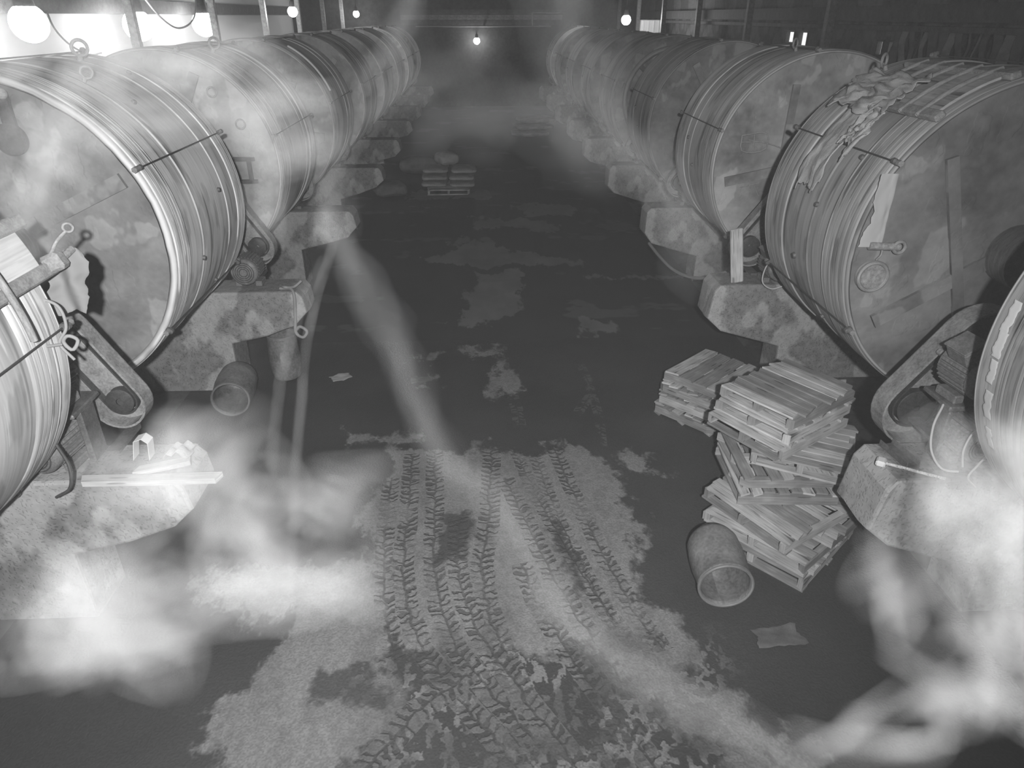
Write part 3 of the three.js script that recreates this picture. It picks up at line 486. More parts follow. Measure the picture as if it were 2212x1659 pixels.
function beltGuard(label, c1, c2, r, z, depth, m = M.guard, blockZ = z + 0.42) {
  const g = thing('belt_guard', label, 'belt guard', [c1[0], c1[1] - r, z]), o = ([x, y]) => [x - c1[0], y - c1[1] + r], pts = stadium(o(c1), o(c2), r);
  part('rim', bent(pts, 0.018, depth).translate(0, 0, -depth / 2), m, g);
  const s = new THREE.Shape(pts.map((p) => new THREE.Vector2(...p))), pl = new THREE.ExtrudeGeometry(s, { depth: 0.008, bevelEnabled: false }); part('back_plate', metreUV(pl.translate(0, 0, -depth / 2)), M.guard, g);
  for (const [c, rad] of [[o(c1), r * 0.5], [o(c2), r * 0.62]]) part('pulley', latheZ([[0.03, 0.05], [rad, 0.05], [rad * 0.92, 0.02], [rad, -0.02], [rad * 0.92, -0.045], [0.03, -0.05]], 32).translate(c[0], c[1], -depth * 0.1), M.steelDark, g);
  part('belt', bent(stadium(o(c1), o(c2), r * 0.6), 0.014, 0.06).translate(0, 0, -depth * 0.1 - 0.03), M.steelDark, g);
  const base = c1[1] - r, y0 = 1.408 - base, reach = blockZ - 0.1 - z, top = Math.max(y0 + 0.05, 0.1);
  part('bracket', metreUV(at(new THREE.BoxGeometry(0.1, 0.03, reach + depth / 2), 0, y0 + 0.015, (reach - depth / 2) / 2)), M.steel, g);
  part('bracket_web', metreUV(at(new THREE.BoxGeometry(0.08, top - y0 + 0.12, 0.02), 0, (y0 + top + 0.12) / 2, -depth / 2 - 0.011)), M.steel, g);
  return g;
}
function motor(label, pos, R, L, tilt, m = M.motor, box = true) {
  const g = thing('electric_motor', label, 'motor', pos, [0, tilt, 0]), y = R * 1.3;
  part('motor_body', cylBetween([0, y, -L / 2], [0, y, L / 2], R * 0.88, 32), m, g);
  const fins = []; for (let i = 0; i < 26; i++) { const a = i / 26 * Math.PI * 2; fins.push(at(new THREE.BoxGeometry(R * 0.2, R * 0.06, L * 0.78), Math.cos(a) * R * 0.93, y + Math.sin(a) * R * 0.93, -L * 0.04, 0, 0, a)); } for (let i = 0; i < fins.length; i++) part('cooling_fin', fins[i], m, g);
  part('fan_cover', latheZ([[R * 0.97, L * 0.36], [R, L * 0.4], [R, L * 0.56], [R * 0.86, L * 0.62], [R * 0.3, L * 0.64], [0.002, L * 0.63]].reverse(), 36).translate(0, y, 0), m, g);
  const grille = []; for (let i = 1; i < 5; i++) grille.push(at(new THREE.TorusGeometry(R * (0.15 + 0.15 * i), R * 0.03, 6, 24), 0, y, L * 0.64)); part('grille', grille, M.steelDark, g);
  part('shaft', cylBetween([0, y, -L / 2], [0, y, -L / 2 - 0.18], R * 0.18, 14), M.steelPale, g);
  if (box) { const b = part('terminal_box', at(cbox(R * 1.1, R * 0.75, R * 1.3, 0.015), -R * 0.55, y + R * 1.05, 0, 0, 0, 0.5), m, g); part('box_lid', at(cbox(R * 1.16, R * 0.1, R * 1.36, 0.008), -R * 0.75, y + R * 1.42, 0, 0, 0, 0.5), m, b); }
  for (const k of [-1, 1]) part('foot', at(cbox(R * 0.5, R * 0.42, L * 0.6, 0.01), k * R * 0.75, R * 0.2, 0), m, g);
  return g;
}
for (let k = 0; k < 9; k++) for (const side of ['L', 'R']) {
  const s = blockS(k, side), sd = side === 'L' ? -1 : 1, x = side === 'L' ? -2.31 : 3.02, g = blockGeo(side, k);
  if (sd < 0) { g.scale(-1, 1, 1); const p = g.attributes.position, n = g.attributes.normal, u = g.attributes.uv; for (let i = 0; i < p.count; i += 3) for (const q of [p, n, u]) { const w = q.itemSize; for (let c = 0; c < w; c++) { const t = q.array[(i + 1) * w + c]; q.array[(i + 1) * w + c] = q.array[(i + 2) * w + c]; q.array[(i + 2) * w + c] = t; } } }
  const lab = { L0: 'glaring pale concrete block at the lower left under a plank', R0: 'rough concrete block at the right with a brush on top', L1: 'stained concrete block under the pale banded drum', R1: 'mottled concrete block behind the stacked pallets', L2: 'concrete block with a bright blank end left of the aisle', R2: 'pitted concrete block with a hose hanging below' }[side + k] ?? `${ord[k]} concrete block along the ${side === 'L' ? 'left' : 'right'} row, dim in the haze`;
  single('concrete_block', lab, 'block', g, M.block, [x, 0, -s]);
  bearing(side, s);
  if (k >= 2) {                                                    // drives further back
    const gx = side === 'L' ? -3.35 : 3.75;
    beltGuard(`${ord[k]} belt guard along the ${side === 'L' ? 'left' : 'right'} row, small in the distance`, [gx, 1.72], [gx + sd * 0.45, 2.35], 0.26, -s - 0.42, 0.14);
    motor(`${ord[k]} motor along the ${side === 'L' ? 'left' : 'right'} row, small in the distance`, [gx + sd * 0.05, 1.416, -s + 0.02], 0.15, 0.34, 0, M.motor, false);
  }
}
// right, nearest gap
beltGuard('large pale belt guard right of the stacked pallets', [3.7, 1.52], [4.1, 2.1], 0.33, -5.05, 0.2, M.guard, -4.42);
motor('finned motor with a square terminal box inside the belt guard', [3.72, 1.88, -4.58], 0.17, 0.36, 0.1);
{
  const f = single('motor_shelf', 'steel shelf carrying the finned motor at the right', 'shelf', [at(cbox(0.44, 0.04, 0.36, 0.01), 0, 0, 0), at(cbox(0.04, 0.425, 0.14, 0.01), -0.2, -0.2325, 0.12), at(cbox(0.04, 0.425, 0.14, 0.01), 0.2, -0.2325, 0.12)], M.steel, [3.74, 1.857, -4.6]);
  motor('dusty motor low on the right block with its fan facing out', [3.74, 1.416, -4.44], 0.145, 0.3, 0.06, M.motor, false);
  single('motor_cable', 'thin pale cable looped beside the right motor', 'cable', tube([[3.52, 1.86, -4.5], [3.42, 1.72, -4.4], [3.41, 1.55, -4.32], [3.48, 1.44, -4.24], [3.58, 1.44, -4.2]], 0.009, 40, 7), M.wire);
  single('motor_cable', 'thin pale cable forming a ring over the low right motor', 'cable', tube([[3.58, 1.5, -4.18], [3.56, 1.64, -4.2], [3.63, 1.77, -4.24], [3.74, 1.76, -4.24], [3.77, 1.64, -4.2], [3.68, 1.53, -4.16], [3.62, 1.43, -4.14], [3.7, 1.34, -4.14]], 0.008, 50, 7), M.wire);
}
// right, second gap
beltGuard('flat belt guard between the second and third right drums', [3.66, 1.72], [4.05, 2.26], 0.27, -9.15, 0.16, M.guard, -8.72);
motor('oily motor with a wire loop on the mottled right block', [3.82, 1.416, -8.6], 0.17, 0.36, 0.05, M.motor);
single('motor_cable', 'wire loop hanging round the oily motor', 'cable', tube([[3.74, 1.86, -8.4], [3.58, 1.68, -8.32], [3.56, 1.5, -8.28], [3.68, 1.42, -8.26], [3.8, 1.46, -8.24]], 0.009, 40, 7), M.wire);
single('leaning_plank', 'short pale board leaning on the end of the mottled right block', 'board', at(cbox(0.16, 0.72, 0.05, 0.012), 0, 0.36, 0), M.wood[4], [3.33, 1.412, -8.55], [0, 0, 0.16]);
// left, nearest gap
beltGuard('long slanting belt guard at the lower left', [-2.98, 1.72], [-3.3, 2.3], 0.22, -5.1, 0.16, M.guard, -4.68);
motor('greasy motor below the slanting left belt guard', [-3.3, 1.416, -4.66], 0.16, 0.4, -0.1, M.motor, false);
motor('finned motor behind the lugs of the nearest left drum', [-3.3, 1.9, -4.74], 0.18, 0.32, -0.1, M.motor, false);
single('motor_shelf', 'steel shelf carrying the finned left motor', 'shelf', [at(cbox(0.5, 0.04, 0.4, 0.01), 0, 0, 0), at(cbox(0.05, 0.45, 0.2, 0.01), -0.22, -0.235, 0), at(cbox(0.05, 0.45, 0.2, 0.01), 0.22, -0.235, 0)], M.steel, [-3.3, 1.87, -4.76]);
single('motor_cable', 'bent dark cable round the greasy left motor', 'cable', tube([[-3.06, 1.82, -4.3], [-2.98, 1.66, -4.24], [-3.0, 1.5, -4.2], [-3.12, 1.42, -4.2]], 0.012, 30, 7), M.steelDark);
// left, second gap
beltGuard('belt guard between the second and third left drums', [-3.0, 1.78], [-3.35, 2.34], 0.24, -9.2, 0.16, M.guard, -8.72);
motor('motor tucked behind the stained left block', [-3.02, 1.416, -8.75], 0.17, 0.34, 0, M.motor, false);

// ---------------------------------------------------------------- pallets
const boardGeos = {}, board = (L, w, t, v) => {
  const key = [L, w, t, v].join(); if (boardGeos[key]) return boardGeos[key];
  const r = rngOf(900 + v * 31 + Math.round(L * 100)), g = new THREE.BoxGeometry(L, t, w, 4, 1, 1), p = g.attributes.position, e = [0, 1, 2, 3].map(() => rr(-0.06, 0.015, r)), bow = rr(-0.003, 0.003, r), tap = rr(-0.15, 0.05, r);
  for (let i = 0; i < p.count; i++) { const x = p.getX(i), z = p.getZ(i), sx = x > L * 0.49 ? 1 : x < -L * 0.49 ? -1 : 0; p.setX(i, x + (sx > 0 ? e[z > 0 ? 0 : 1] : sx < 0 ? -e[z > 0 ? 2 : 3] : 0)); p.setY(i, p.getY(i) + bow * (1 - (2 * x / L) ** 2)); p.setZ(i, z * (1 + tap * 0.5 * (x / L))); }
  g.computeVertexNormals(); return (boardGeos[key] = metreUV(g));
};
function pallet(label, x, y, z, yaw, o = {}) {
  const { a = 1.0, b = 0.85, tx = 0, tz = 0, boards = 8, miss = [], seed = 1, tone = 0, group } = o, g = thing('wooden_pallet', label, 'pallet', [x, y, z], [0, 0, 0], group), r = rngOf(1200 + seed * 17);
  g.rotation.set(tx, yaw * Math.PI / 180, tz, 'YXZ');
  const tones = [M.wood[tone % 5], M.wood[(tone + 1) % 5], M.wood[(tone + 2) % 5], M.wood[3]], pick = () => tones[Math.floor(r() * 4)], step = a / boards, w = Math.round(step * 82) / 100;
  for (let i = 0; i < boards; i++) { if (miss.includes(i)) continue; const m = part('top_board', board(b, w, 0.022, Math.floor(r() * 5)), pick(), g); m.position.set(-a / 2 + step * (i + 0.5), 0.124, rr(-0.015, 0.015, r)); m.rotation.set(0, Math.PI / 2 + rr(-0.03, 0.03, r), rr(-0.002, 0.002, r)); }
  for (const k of [-1, 0, 1]) { const m = part('stringer', board(a, 0.06, 0.09, Math.floor(r() * 3)), pick(), g); m.position.set(0, 0.067, k * (b / 2 - 0.035)); }
  for (const k of [-1, 0, 1]) { const m = part('bottom_board', board(b, 0.1, 0.022, Math.floor(r() * 5)), pick(), g); m.position.set(k * (a / 2 - 0.06), 0.011, rr(-0.01, 0.01, r)); m.rotation.y = Math.PI / 2 + rr(-0.03, 0.03, r); }
  return g;
}
const h = 0.1425;
pallet('broken bottom pallet of the big stack beside the mouth of the barrel', 2.82, 0, -5.2, 42, { a: 1.12, b: 1.05, seed: 1, tone: 1 });
pallet('second pallet from the bottom of the big stack, askew', 2.84, h, -5.22, 38, { a: 1.08, b: 1.05, seed: 2, tone: 0, miss: [2, 6] });
pallet('third pallet from the bottom of the big stack, boards toward the barrel', 2.82, 2 * h, -5.3, 30, { a: 1.06, b: 1.0, seed: 3, tone: 1, miss: [5] });
pallet('fourth pallet from the bottom of the big stack, front edge pale', 2.86, 3 * h, -5.55, -4, { a: 0.98, b: 0.9, seed: 4, tone: 2 });
pallet('fifth pallet from the bottom of the big stack, with gaps showing', 2.88, 4 * h, -5.6, -2, { a: 0.96, b: 0.85, seed: 5, tone: 0, miss: [4, 1] });
pallet('tilted pallet under the top three of the big stack', 3.12, 5 * h, -5.62, 62, { a: 0.95, b: 0.9, seed: 6, tone: 0, tx: 0.0, tz: 0.0 });
pallet('lowest of the top three pallets, jutting out to the left', 2.9, 6 * h, -5.86, 33, { a: 1.08, b: 0.9, seed: 7, tone: 1 });
pallet('second pallet from the top of the big stack', 2.98, 7 * h, -5.9, 33, { a: 1.05, b: 0.85, seed: 8, tone: 2 });
pallet('topmost pale pallet of the big stack with eight boards', 3.0, 8 * h, -5.92, 33, { a: 1.05, b: 0.84, seed: 9, tone: 2 });
pallet('bottom pallet of the short stack behind the big stack', 2.78, 0, -7.66, -48, { a: 0.85, b: 0.98, seed: 11, tone: 0, boards: 6 });
pallet('middle pallet of the short stack, pale front edge', 2.8, h, -7.68, -46, { a: 0.84, b: 0.96, seed: 12, tone: 0, boards: 6 });
pallet('third pallet from the floor in the short stack', 2.83, 2 * h, -7.7, -47, { a: 0.83, b: 0.96, seed: 14, tone: 3, boards: 6 });
pallet('topmost wide-board pallet of the short stack', 2.88, 3 * h, -7.72, -49, { a: 0.82, b: 0.95, seed: 13, tone: 0, boards: 4 });

// ---------------------------------------------------------------- barrels
function barrel(label, pos, rot, R, L, mouth, m, lid) {
  const g = thing('plastic_barrel', label, 'barrel', pos, rot), n = 40;               // axis along local z, mouth at +z
  const q = [[0.001, -L / 2], [R * 0.72, -L / 2], [R * 0.86, -L / 2 + 0.03], [R * 0.95, -L * 0.36], [R, -L * 0.12], [R, L * 0.1], [R * 0.94, L * 0.34], [mouth + 0.02, L / 2 - 0.05], [mouth + 0.025, L / 2 - 0.03], [mouth + 0.025, L / 2], [mouth, L / 2], [mouth, L / 2 - 0.04]];
  part('body', latheZ(q.slice().reverse(), n), m, g);
  part('inside', latheZ([[mouth, L / 2 - 0.04], [R * 0.92, L * 0.3], [R * 0.96, 0], [R * 0.9, -L * 0.36], [R * 0.7, -L / 2 + 0.02], [0.001, -L / 2 + 0.02]], n), M.plastic, g);
  part('rim', at(new THREE.TorusGeometry(mouth + 0.014, 0.014, 8, n), 0, 0, L / 2), m, g);
  return g;
}
barrel('grey barrel lying open toward the camera by the stacked pallets', [2.02, 0.245, -4.6], [0, -0.08, 0], 0.24, 0.6, 0.21, M.plastic);
barrel('barrel lying open in the shade below the left block', [-3.24, 0.25, -8.1], [0, 0.12, 0], 0.25, 0.7, 0.21, M.plastic);
barrel('upright stained barrel under the end of the left block', [-2.78, 0.33, -8.85], [-Math.PI / 2, 0, 0], 0.21, 0.66, 0.17, M.plastic);

// ---------------------------------------------------------------- planks and scraps on the left block, brush on the right block
single('timber_plank', 'long pale plank lying across the lower left block', 'plank', board(1.05, 0.09, 0.045, 2), M.woodPale, [-2.5, 1.432, -4.38], [0, 0.0, 0]);
single('timber_plank', 'short broken plank lying askew behind the long plank', 'plank', board(0.4, 0.08, 0.04, 3), M.woodPale, [-2.5, 1.43, -4.56], [0, 0.35, 0]);
{
  const g = crumple(0.2, 0.22, 10, 10, (u, v) => [u + 0.02 * Math.sin(v * 30), 0.02 + 0.1 * Math.max(0, 1 - (u / 0.12) ** 2) * (0.6 + 0.4 * Math.sin(v * 25)) + 0.02 * Math.sin(u * 70), v]);
  single('crumpled_rag', 'crumpled pale rag on top of the lower left block', 'rag', thicken(g, 0.006), M.sack, [-2.42, 1.405, -4.72]);
  single('bent_tin', 'bent strip of bright tin on the lower left block', 'tin', bent([[-0.1, 0.0], [-0.06, 0.17], [0.0, 0.19], [0.04, 0.15], [0.02, 0]], 0.004, 0.1), M.white, [-2.68, 1.405, -4.78]);
}
{
  const g = thing('hand_brush', 'white headed brush lying on the right block', 'brush', [3.08, 1.424, -4.35], [0, -0.62, 0]);
  part('handle', cylBetween([0, 0.012, 0], [0.42, 0.02, 0], 0.013, 10), M.woodPale, g); part('head', at(cbox(0.07, 0.05, 0.09, 0.012), -0.02, 0.01, 0), M.white, g);
  const c = single('channel_iron', 'short piece of steel channel lying on the right block', 'channel', [at(cbox(0.12, 0.012, 0.34, 0.003), 0, 0.006, 0), at(cbox(0.01, 0.05, 0.34, 0.003), -0.055, 0.03, 0), at(cbox(0.01, 0.05, 0.34, 0.003), 0.055, 0.03, 0)], M.steel, [3.27, 1.412, -4.47], [0, 0.12, 0]);
}
single('drain_hose', 'thin pale hose sagging below the pitted right block', 'hose', tube([[3.02, 0.86, -12.2], [3.08, 0.8, -11.6], [3.12, 0.86, -10.6], [3.2, 1.1, -9.6], [3.3, 1.41, -8.95]], 0.025, 40, 8), M.rope);
// frayed rope on the stained left block and at the nearest left drum
single('rope_coil', 'frayed rope looped over the end of the stained left block', 'rope', [tube([[-2.6, 1.42, -8.55], [-2.45, 1.43, -8.5], [-2.4, 1.38, -8.42], [-2.42, 1.1, -8.41], [-2.44, 0.85, -8.41], [-2.36, 0.8, -8.4], [-2.3, 0.88, -8.4], [-2.38, 0.95, -8.4], [-2.44, 0.9, -8.41]], 0.02, 60, 7), tube([[-2.6, 1.44, -8.6], [-2.5, 1.47, -8.45], [-2.42, 1.44, -8.55], [-2.33, 1.5, -8.6]], 0.018, 24, 7)], M.rope);
single('tie_rope', 'knotted pale rope hanging at the rim of the nearest left drum', 'rope', [tube([[-2.86, 2.92, -4.3], [-2.72, 2.86, -4.28], [-2.7, 2.72, -4.26], [-2.76, 2.62, -4.24], [-2.7, 2.5, -4.24]], 0.01, 30, 7), tube([[-2.72, 2.64, -4.22], [-2.68, 2.68, -4.22], [-2.64, 2.64, -4.24], [-2.68, 2.58, -4.22]], 0.012, 20, 7, true), tube([[-2.74, 2.62, -4.22], [-2.8, 2.66, -4.1], [-2.88, 2.72, -4.0]], 0.01, 16, 7)], M.rope);
{ // torn plastic hanging beside the nearest left drum
  const g = crumple(0.3, 0.42, 18, 24, (u, v) => { const e = 0.75 + 0.6 * (fbm(v * 12 + 3, 4, 0, 0, 811, 3) - 0.5); return [u * e + 0.05 * Math.sin(v * 8), v + 0.05 * (fbm(u * 12, 8, 0, 0, 821, 3) - 0.5), 0.03 * Math.sin(u * 26 + v * 9)]; });
  single('torn_plastic', 'torn pale plastic flap hanging by the nearest left drum', 'plastic', thicken(g, 0.004), M.flap, [-2.78, 2.92, -4.55], [0, 0.15, 0.1]);
}
// ---------------------------------------------------------------- rags and hides over the hatch of the right drum
{
  const d = D.R[1], dc = d.g.position, W = (a, s, e) => { const p = onShell(0, a, 0, e); return [ROW.R.x + p[0], ROW.R.y + p[1], -s]; };
  const sheet = (label, a0, a1, s0, s1, seed, rag, lift, m = M.hide) => {
    const g = crumple(1, 1, 26, 34, (u, v) => { const U = u + 0.5, V = v + 0.5, ed = (fbm(V * 6, seed, 0, 0, 830 + seed, 3) - 0.5) * rag, fold = Math.abs(Math.sin((U + 0.25 * fbm(V * 3, U * 2, 0, 0, 840 + seed, 2)) * 8)) * lift * 0.5 + fbm(U * 7, V * 7, 0, 0, 850 + seed, 3) * lift; return W(a0 + (a1 - a0) * V + (fbm(U * 7, seed * 3, 0, 0, 860 + seed, 3) - 0.5) * 10 * V, s0 + (s1 - s0) * U + ed, 0.06 + fold); });
    return single('draped_hide', label, 'hide', thicken(g, 0.012), m, [0, 0, 0], [0, 0, 0], 'hides draped on the right drum');
  };
  sheet('pale crumpled hide hanging farthest down the right drum', 126, 166, 6.62, 7.06, 1, 0.12, 0.035);
  sheet('bunched hide along the hatch rail of the right drum', 120, 137, 6.3, 7.4, 2, 0.2, 0.1);
  sheet('short torn hide beside the longer one on the right drum', 132, 150, 6.38, 6.68, 3, 0.16, 0.07);
}
{ // row of dark hides hung from the lower rail of the right wall
  for (let i = 0; i < 26; i++) {
    const r = rngOf(1500 + i), w = rr(0.16, 0.24, r), hh = rr(0.55, 0.85, r), g = crumple(w, hh, 6, 8, (u, v) => [0.05 * Math.sin(u * 22 + i) + 0.04 * Math.sin(v * 7 + i * 2), v - hh / 2 + (v < -hh * 0.3 ? 0.1 * (fbm(u * 14, i, 0, 0, 1510, 2) - 0.5) : 0), u * (1 - 0.25 * (0.5 - v / hh) * r())]);
    single('hanging_hide', 'dark hide hanging from the rail in the row along the right wall', 'hide', thicken(g, 0.008), i % 3 ? M.hangDark : M.hangPale, [8.68, 4.228, -9.2 - i * 0.26], [0, rr(-0.3, 0.3, r), 0], 'hides hung along the right wall');
  }
}
// ---------------------------------------------------------------- sacks on the floor
function sack(label, pos, yaw, w, d, hgt, m, seed, group) {
  const g = new THREE.SphereGeometry(1, 32, 20), p = g.attributes.position;
  for (let i = 0; i < p.count; i++) { const x = p.getX(i), y = p.getY(i), z = p.getZ(i), sq = (t) => Math.sign(t) * Math.abs(t) ** 0.5, k = 1 / Math.max(0.4, Math.hypot(x, z) || 1), corner = 1 + 0.1 * (Math.abs(x * z) * 2), n = (fbm(x * 3 + seed, z * 3 + y * 2, 0, 0, 870 + seed, 3) - 0.5) * 0.16; p.setXYZ(i, sq(x) * w / 2 * corner * (0.96 + n * 0.4), (sq(y) * 0.5 * (0.75 + n * 2) * (1 - 0.35 * Math.max(Math.abs(x), Math.abs(z)) ** 4) + 0.5) * hgt, sq(z) * d / 2 * corner); }
  g.computeVertexNormals(); g.computeBoundingBox(); g.translate(0, -g.boundingBox.min.y, 0); return single('filled_sack', label, 'sack', metreUV(g), m, pos, [0, yaw, 0], group);
}
pallet('low pallet under the pile of sacks in the aisle', -0.95, 0, -20.75, 92, { a: 1.4, b: 1.2, seed: 21, tone: 1 });
{
  const lab = ['lower left sack of the pile in the aisle', 'lower right sack of the pile in the aisle', 'middle left sack of the pile in the aisle', 'middle right sack of the pile in the aisle', 'upper left sack of the pile in the aisle', 'upper right sack of the pile in the aisle'];
  for (let i = 0; i < 6; i++) sack(lab[i], [-1.34 + (i % 2) * 0.8 + (i > 3 ? 0.04 : 0), 0.15 + Math.floor(i / 2) * 0.19, -20.75 + (i % 2) * 0.04], 0.04 * (i % 3 - 1), 0.74, 1.0, 0.185, M.sack, i + 1, 'sacks piled in the aisle');
  sack('crumpled sack standing on top of the pile in the aisle', [-0.98, 0.72, -20.8], 0.5, 0.6, 0.55, 0.42, M.sack, 9, 'sacks piled in the aisle');
}
for (let i = 0; i < 3; i++) sack(['bottom', 'middle', 'top'][i] + ' sack of the pale pile far down the aisle on the right', [2.1 + i * 0.14, i * 0.26, -31 - i * 0.1], 0.2 * i, 1.6, 1.1, 0.3, M.sack, 20 + i, 'pale sacks far down the aisle');
sack('wide dark bale behind the pile of sacks', [-1.95, 0, -23.4], 0.05, 1.35, 1.0, 0.62, M.sackDark, 31);
sack('slumped dark bag beside the wide bale on the left', [-2.6, 0, -20.1], 0.3, 0.9, 0.9, 0.5, M.sackDark, 35);
single('lamp_cable', 'pale cable sagging between the second and third lamps on the left', 'cable', tube([[-8.6, 5.25, -20.4], [-8.5, 4.5, -21.4], [-8.5, 4.2, -22.6], [-8.5, 4.5, -24], [-8.6, 5.25, -24.8]], 0.025, 40, 7), M.rope);
single('lamp_cable', 'dark cable hanging before the pale wall left of the second lamp', 'cable', tube([[-9.17, 4.6, -17.2], [-9.17, 4.3, -17.3], [-9.2, 3.95, -17.8], [-9.2, 3.7, -18.6], [-9.3, 3.7, -19.4]], 0.02, 40, 7), M.steelDark);
// ---------------------------------------------------------------- litter on the floor
const litter = (label, x, z, w, d, yaw, m, seed, name = 'paper_scrap', cat = 'scrap') => { const g = crumple(w, d, 10, 10, (u, v) => [u * (0.8 + 0.5 * fbm(v * 20, seed, 0, 0, 900, 2)), 0.012 + 0.03 * fbm(u * 14 + seed, v * 14, 0, 0, 910, 3), v * (0.8 + 0.5 * fbm(u * 20, seed + 3, 0, 0, 920, 2))]); g.rotateX(0); single(name, label, cat, thicken(g, -0.004), m, [x, 0.002, z], [0, yaw, 0]); };
litter('pale torn paper scrap lying on the floor at the left of the aisle', -2.02, -8.75, 0.26, 0.18, 0.5, M.paper, 1);
litter('small grey scrap on the floor in mid aisle', -0.9, -8.62, 0.24, 0.16, 0.2, M.sackDark, 3);
litter('dark crumpled rag on the floor beside the stack of pallets', 2.35, -3.95, 0.34, 0.2, 0.1, M.sackDark, 5, 'floor_rag', 'rag');
// fallen pieces: a loose panel leaning under the right drum
single('sheet_panel', 'pale flat panel leaning behind the stacked pallets', 'panel', at(cbox(0.75, 0.7, 0.02, 0.004), 0, 0.35, 0), M.guard, [3.95, 0.0, -6.95], [-0.3, 0.12, 0]);
single('switch_cabinet', 'ribbed pale cabinet beside the far right lamp', 'cabinet', [at(cbox(0.96, 0.75, 0.4, 0.02), 0, 0.375, 0), ...[-0.36, -0.12, 0.12, 0.36].map((x) => at(cbox(0.06, 0.72, 0.03, 0.005), x, 0.37, 0.21))], M.white, [7.97, 3.6, -35.88], [0, 0, 0]);

// ---------------------------------------------------------------- dusty cobweb that hangs by the lens, and veils added for lamp glare
const hood = new THREE.Matrix4().compose(camera.position, camera.quaternion, new THREE.Vector3(1, 1, 1));
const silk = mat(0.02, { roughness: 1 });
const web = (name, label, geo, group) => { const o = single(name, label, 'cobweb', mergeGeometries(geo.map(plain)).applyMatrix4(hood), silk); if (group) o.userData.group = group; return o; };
function strand(label, pts, spread, fibres, r, seed) {             // a few dusty threads that run together
  const R = rngOf(seed), geo = [], n = pts.length * 5, c = new THREE.CatmullRomCurve3(pts.map((p) => new THREE.Vector3(...p)));
  for (let k = 0; k < fibres; k++) { const a = rr(0, 6, R), q = []; for (let i = 0; i <= n; i++) { const p = c.getPoint(i / n); q.push([p.x + spread * (fbm(i * 0.16 + a * 9, k * 3, 0, 0, seed, 2) - 0.5) * 2, p.y + spread * (fbm(i * 0.16 + a * 7, k * 5 + 9, 0, 0, seed + 1, 2) - 0.5) * 2, p.z + spread * (R() - 0.5)]); } geo.push(tube(q, r, n * 2, 5)); }
  web('cobweb_strand', label, geo, 'cobweb threads by the lens');
}
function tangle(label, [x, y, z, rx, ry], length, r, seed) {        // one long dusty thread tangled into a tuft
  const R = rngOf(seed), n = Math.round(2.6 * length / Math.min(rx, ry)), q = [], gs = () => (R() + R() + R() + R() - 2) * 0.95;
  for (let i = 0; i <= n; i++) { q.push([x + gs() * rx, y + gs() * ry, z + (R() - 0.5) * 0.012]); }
  web('cobweb_and_glare_tuft', label, [tube(q, r, n * 6, 5)], 'cobweb tufts by the lens');
}
{
  const g = thing('lens_bracket', 'thin wire bracket above the viewer that holds the cobweb', 'bracket', [0, 4.62, -0.2]);
  part('cross_wire', cylBetween([-0.26, 0, 0], [0.1, 0, 0], 0.0015, 6), M.steel, g); part('arm_wire', cylBetween([-0.26, 0, 0], [-0.3, 0.82, 1.26], 0.004, 6), M.steel, g);
}
strand('blurred pale cobweb strand slanting down from the top of the picture', [[-0.02, 0.1996, -0.12], [-0.0214, 0.1049, -0.16], [-0.0241, 0.0853, -0.16], [-0.0278, 0.0757, -0.16], [-0.0337, 0.0639, -0.16], [-0.0396, 0.0533, -0.16], [-0.0433, 0.0437, -0.16]], 0.0045, 7, 0.00003, 1);
strand('long blurred cobweb strand crossing the aisle to the lower right', [[-0.0388, 0.0401, -0.14], [-0.0365, 0.0326, -0.14], [-0.0318, 0.0224, -0.14], [-0.0258, 0.0102, -0.14], [-0.0188, -0.0019, -0.14], [-0.0113, -0.015, -0.14], [-0.0043, -0.0243, -0.14], [0.0022, -0.0355, -0.14], [0.0088, -0.0458, -0.14], [0.0181, -0.0542, -0.14], [0.0321, -0.0626, -0.14], [0.0508, -0.0719, -0.14], [0.0748, -0.0892, -0.14]], 0.005, 9, 0.00003, 4);
strand('thin hanging cobweb thread left of the aisle', [[-0.0388, 0.0401, -0.14], [-0.058, 0.05, -0.22], [-0.0782, 0.0579, -0.3], [-0.0842, 0.0379, -0.3], [-0.0888, 0.0139, -0.3], [-0.0912, -0.0101, -0.3], [-0.0932, -0.0341, -0.3], [-0.0944, -0.0581, -0.3], [-0.0952, -0.0781, -0.3], [-0.0968, -0.0981, -0.3]], 0.0006, 2, 0.00009, 7);
strand('faint second cobweb thread left of the thin one', [[-0.0704, 0.0467, -0.26], [-0.0808, 0.0242, -0.26], [-0.0868, -0.0001, -0.26], [-0.0894, -0.0226, -0.26], [-0.0912, -0.04, -0.26], [-0.0946, -0.0608, -0.26]], 0.0008, 1, 0.0001, 9);
strand('broad faint cobweb strand before the right drums', [[0.0066, 0.0626, -0.1], [0.0089, 0.0466, -0.1], [0.0129, 0.04, -0.1], [0.0189, 0.0333, -0.1], [0.0249, 0.026, -0.1], [0.0303, 0.018, -0.1]], 0.007, 8, 0.00003, 11);
strand('faint cobweb strand across the far end of the aisle', [[-0.0172, 0.039, -0.09], [-0.0088, 0.0378, -0.09], [-0.0004, 0.0354, -0.09], [0.0074, 0.033, -0.09], [0.0134, 0.03, -0.09]], 0.008, 7, 0.000024, 13);
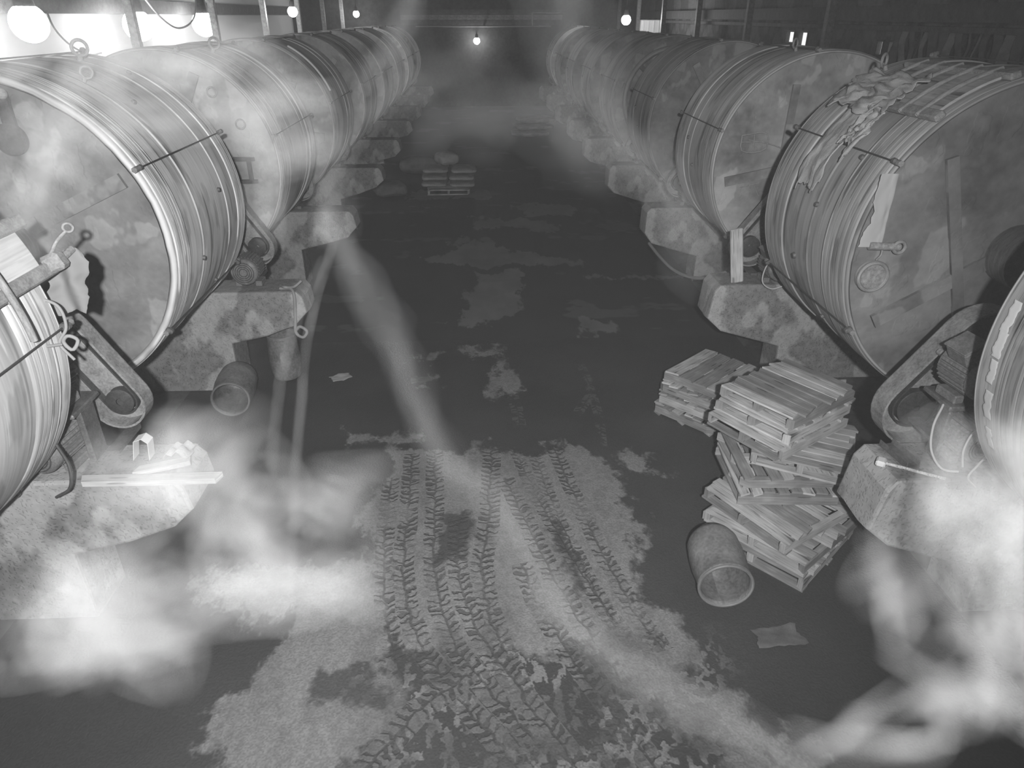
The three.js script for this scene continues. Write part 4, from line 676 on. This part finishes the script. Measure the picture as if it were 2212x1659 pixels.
[['glaring cobweb tuft in the lower left', [-0.0584, -0.0307, -0.1, 0.0085, 0.0075], 0.26], ['pale cobweb tuft by the left edge below the glaring one', [-0.0637, -0.0367, -0.1, 0.008, 0.0065], 0.1], ['pale cobweb tuft right of the left edge one', [-0.0517, -0.038, -0.1, 0.009, 0.0055], 0.08], ['bright cobweb tuft over the lower left block', [-0.0471, -0.01, -0.1, 0.0073, 0.006], 0.1], ['cobweb tuft over the plank', [-0.0517, -0.0154, -0.1, 0.008, 0.0053], 0.06], ['hazy cobweb tuft right of the lower left block', [-0.0377, -0.018, -0.1, 0.01, 0.0087], 0.14], ['flat cobweb tuft over the pale mud on the left', [-0.0304, -0.0252, -0.09, 0.0114, 0.0054], 0.12], ['cobweb tuft left of the tyre prints', [-0.0244, -0.0167, -0.1, 0.0073, 0.0073], 0.045], ['bright cobweb tuft at the right edge', [0.0729, -0.0167, -0.1, 0.0073, 0.012], 0.24], ['tall cobweb tuft low on the right edge', [0.0723, -0.0334, -0.1, 0.006, 0.0133], 0.15], ['hazy cobweb tuft over the right block', [0.0636, -0.018, -0.1, 0.008, 0.0107], 0.09], ['cobweb tuft in the lower right', [0.0649, -0.0447, -0.1, 0.0093, 0.0047], 0.045], ['wide cobweb tuft at the bottom right', [0.0529, -0.0487, -0.1, 0.012, 0.0047], 0.035], ['small bright cobweb tuft before the blank-ended block', [-0.0541, 0.0453, -0.2, 0.005, 0.0048], 0.03], ['faint wide thread veil added for lamp glare before the tops of the left drums', [-0.0537, 0.0446, -0.1, 0.02, 0.0085], 0.16], ['faint thread veil added for lamp glare by the upper left edge', [-0.0697, 0.0313, -0.1, 0.012, 0.0133], 0.12], ['faint thread veil added for lamp glare before the third left drum', [-0.034, 0.036, -0.1, 0.009, 0.011], 0.09], ['faint cobweb tuft right of the block with the brush', [0.0563, -0.028, -0.1, 0.0073, 0.008], 0.06]].forEach(([l, p, len], i) => tangle(l, p, len, 0.0001, 60 + i));  // the three faint veils are thread added to mimic lamp glare

renderer.render(scene, camera);
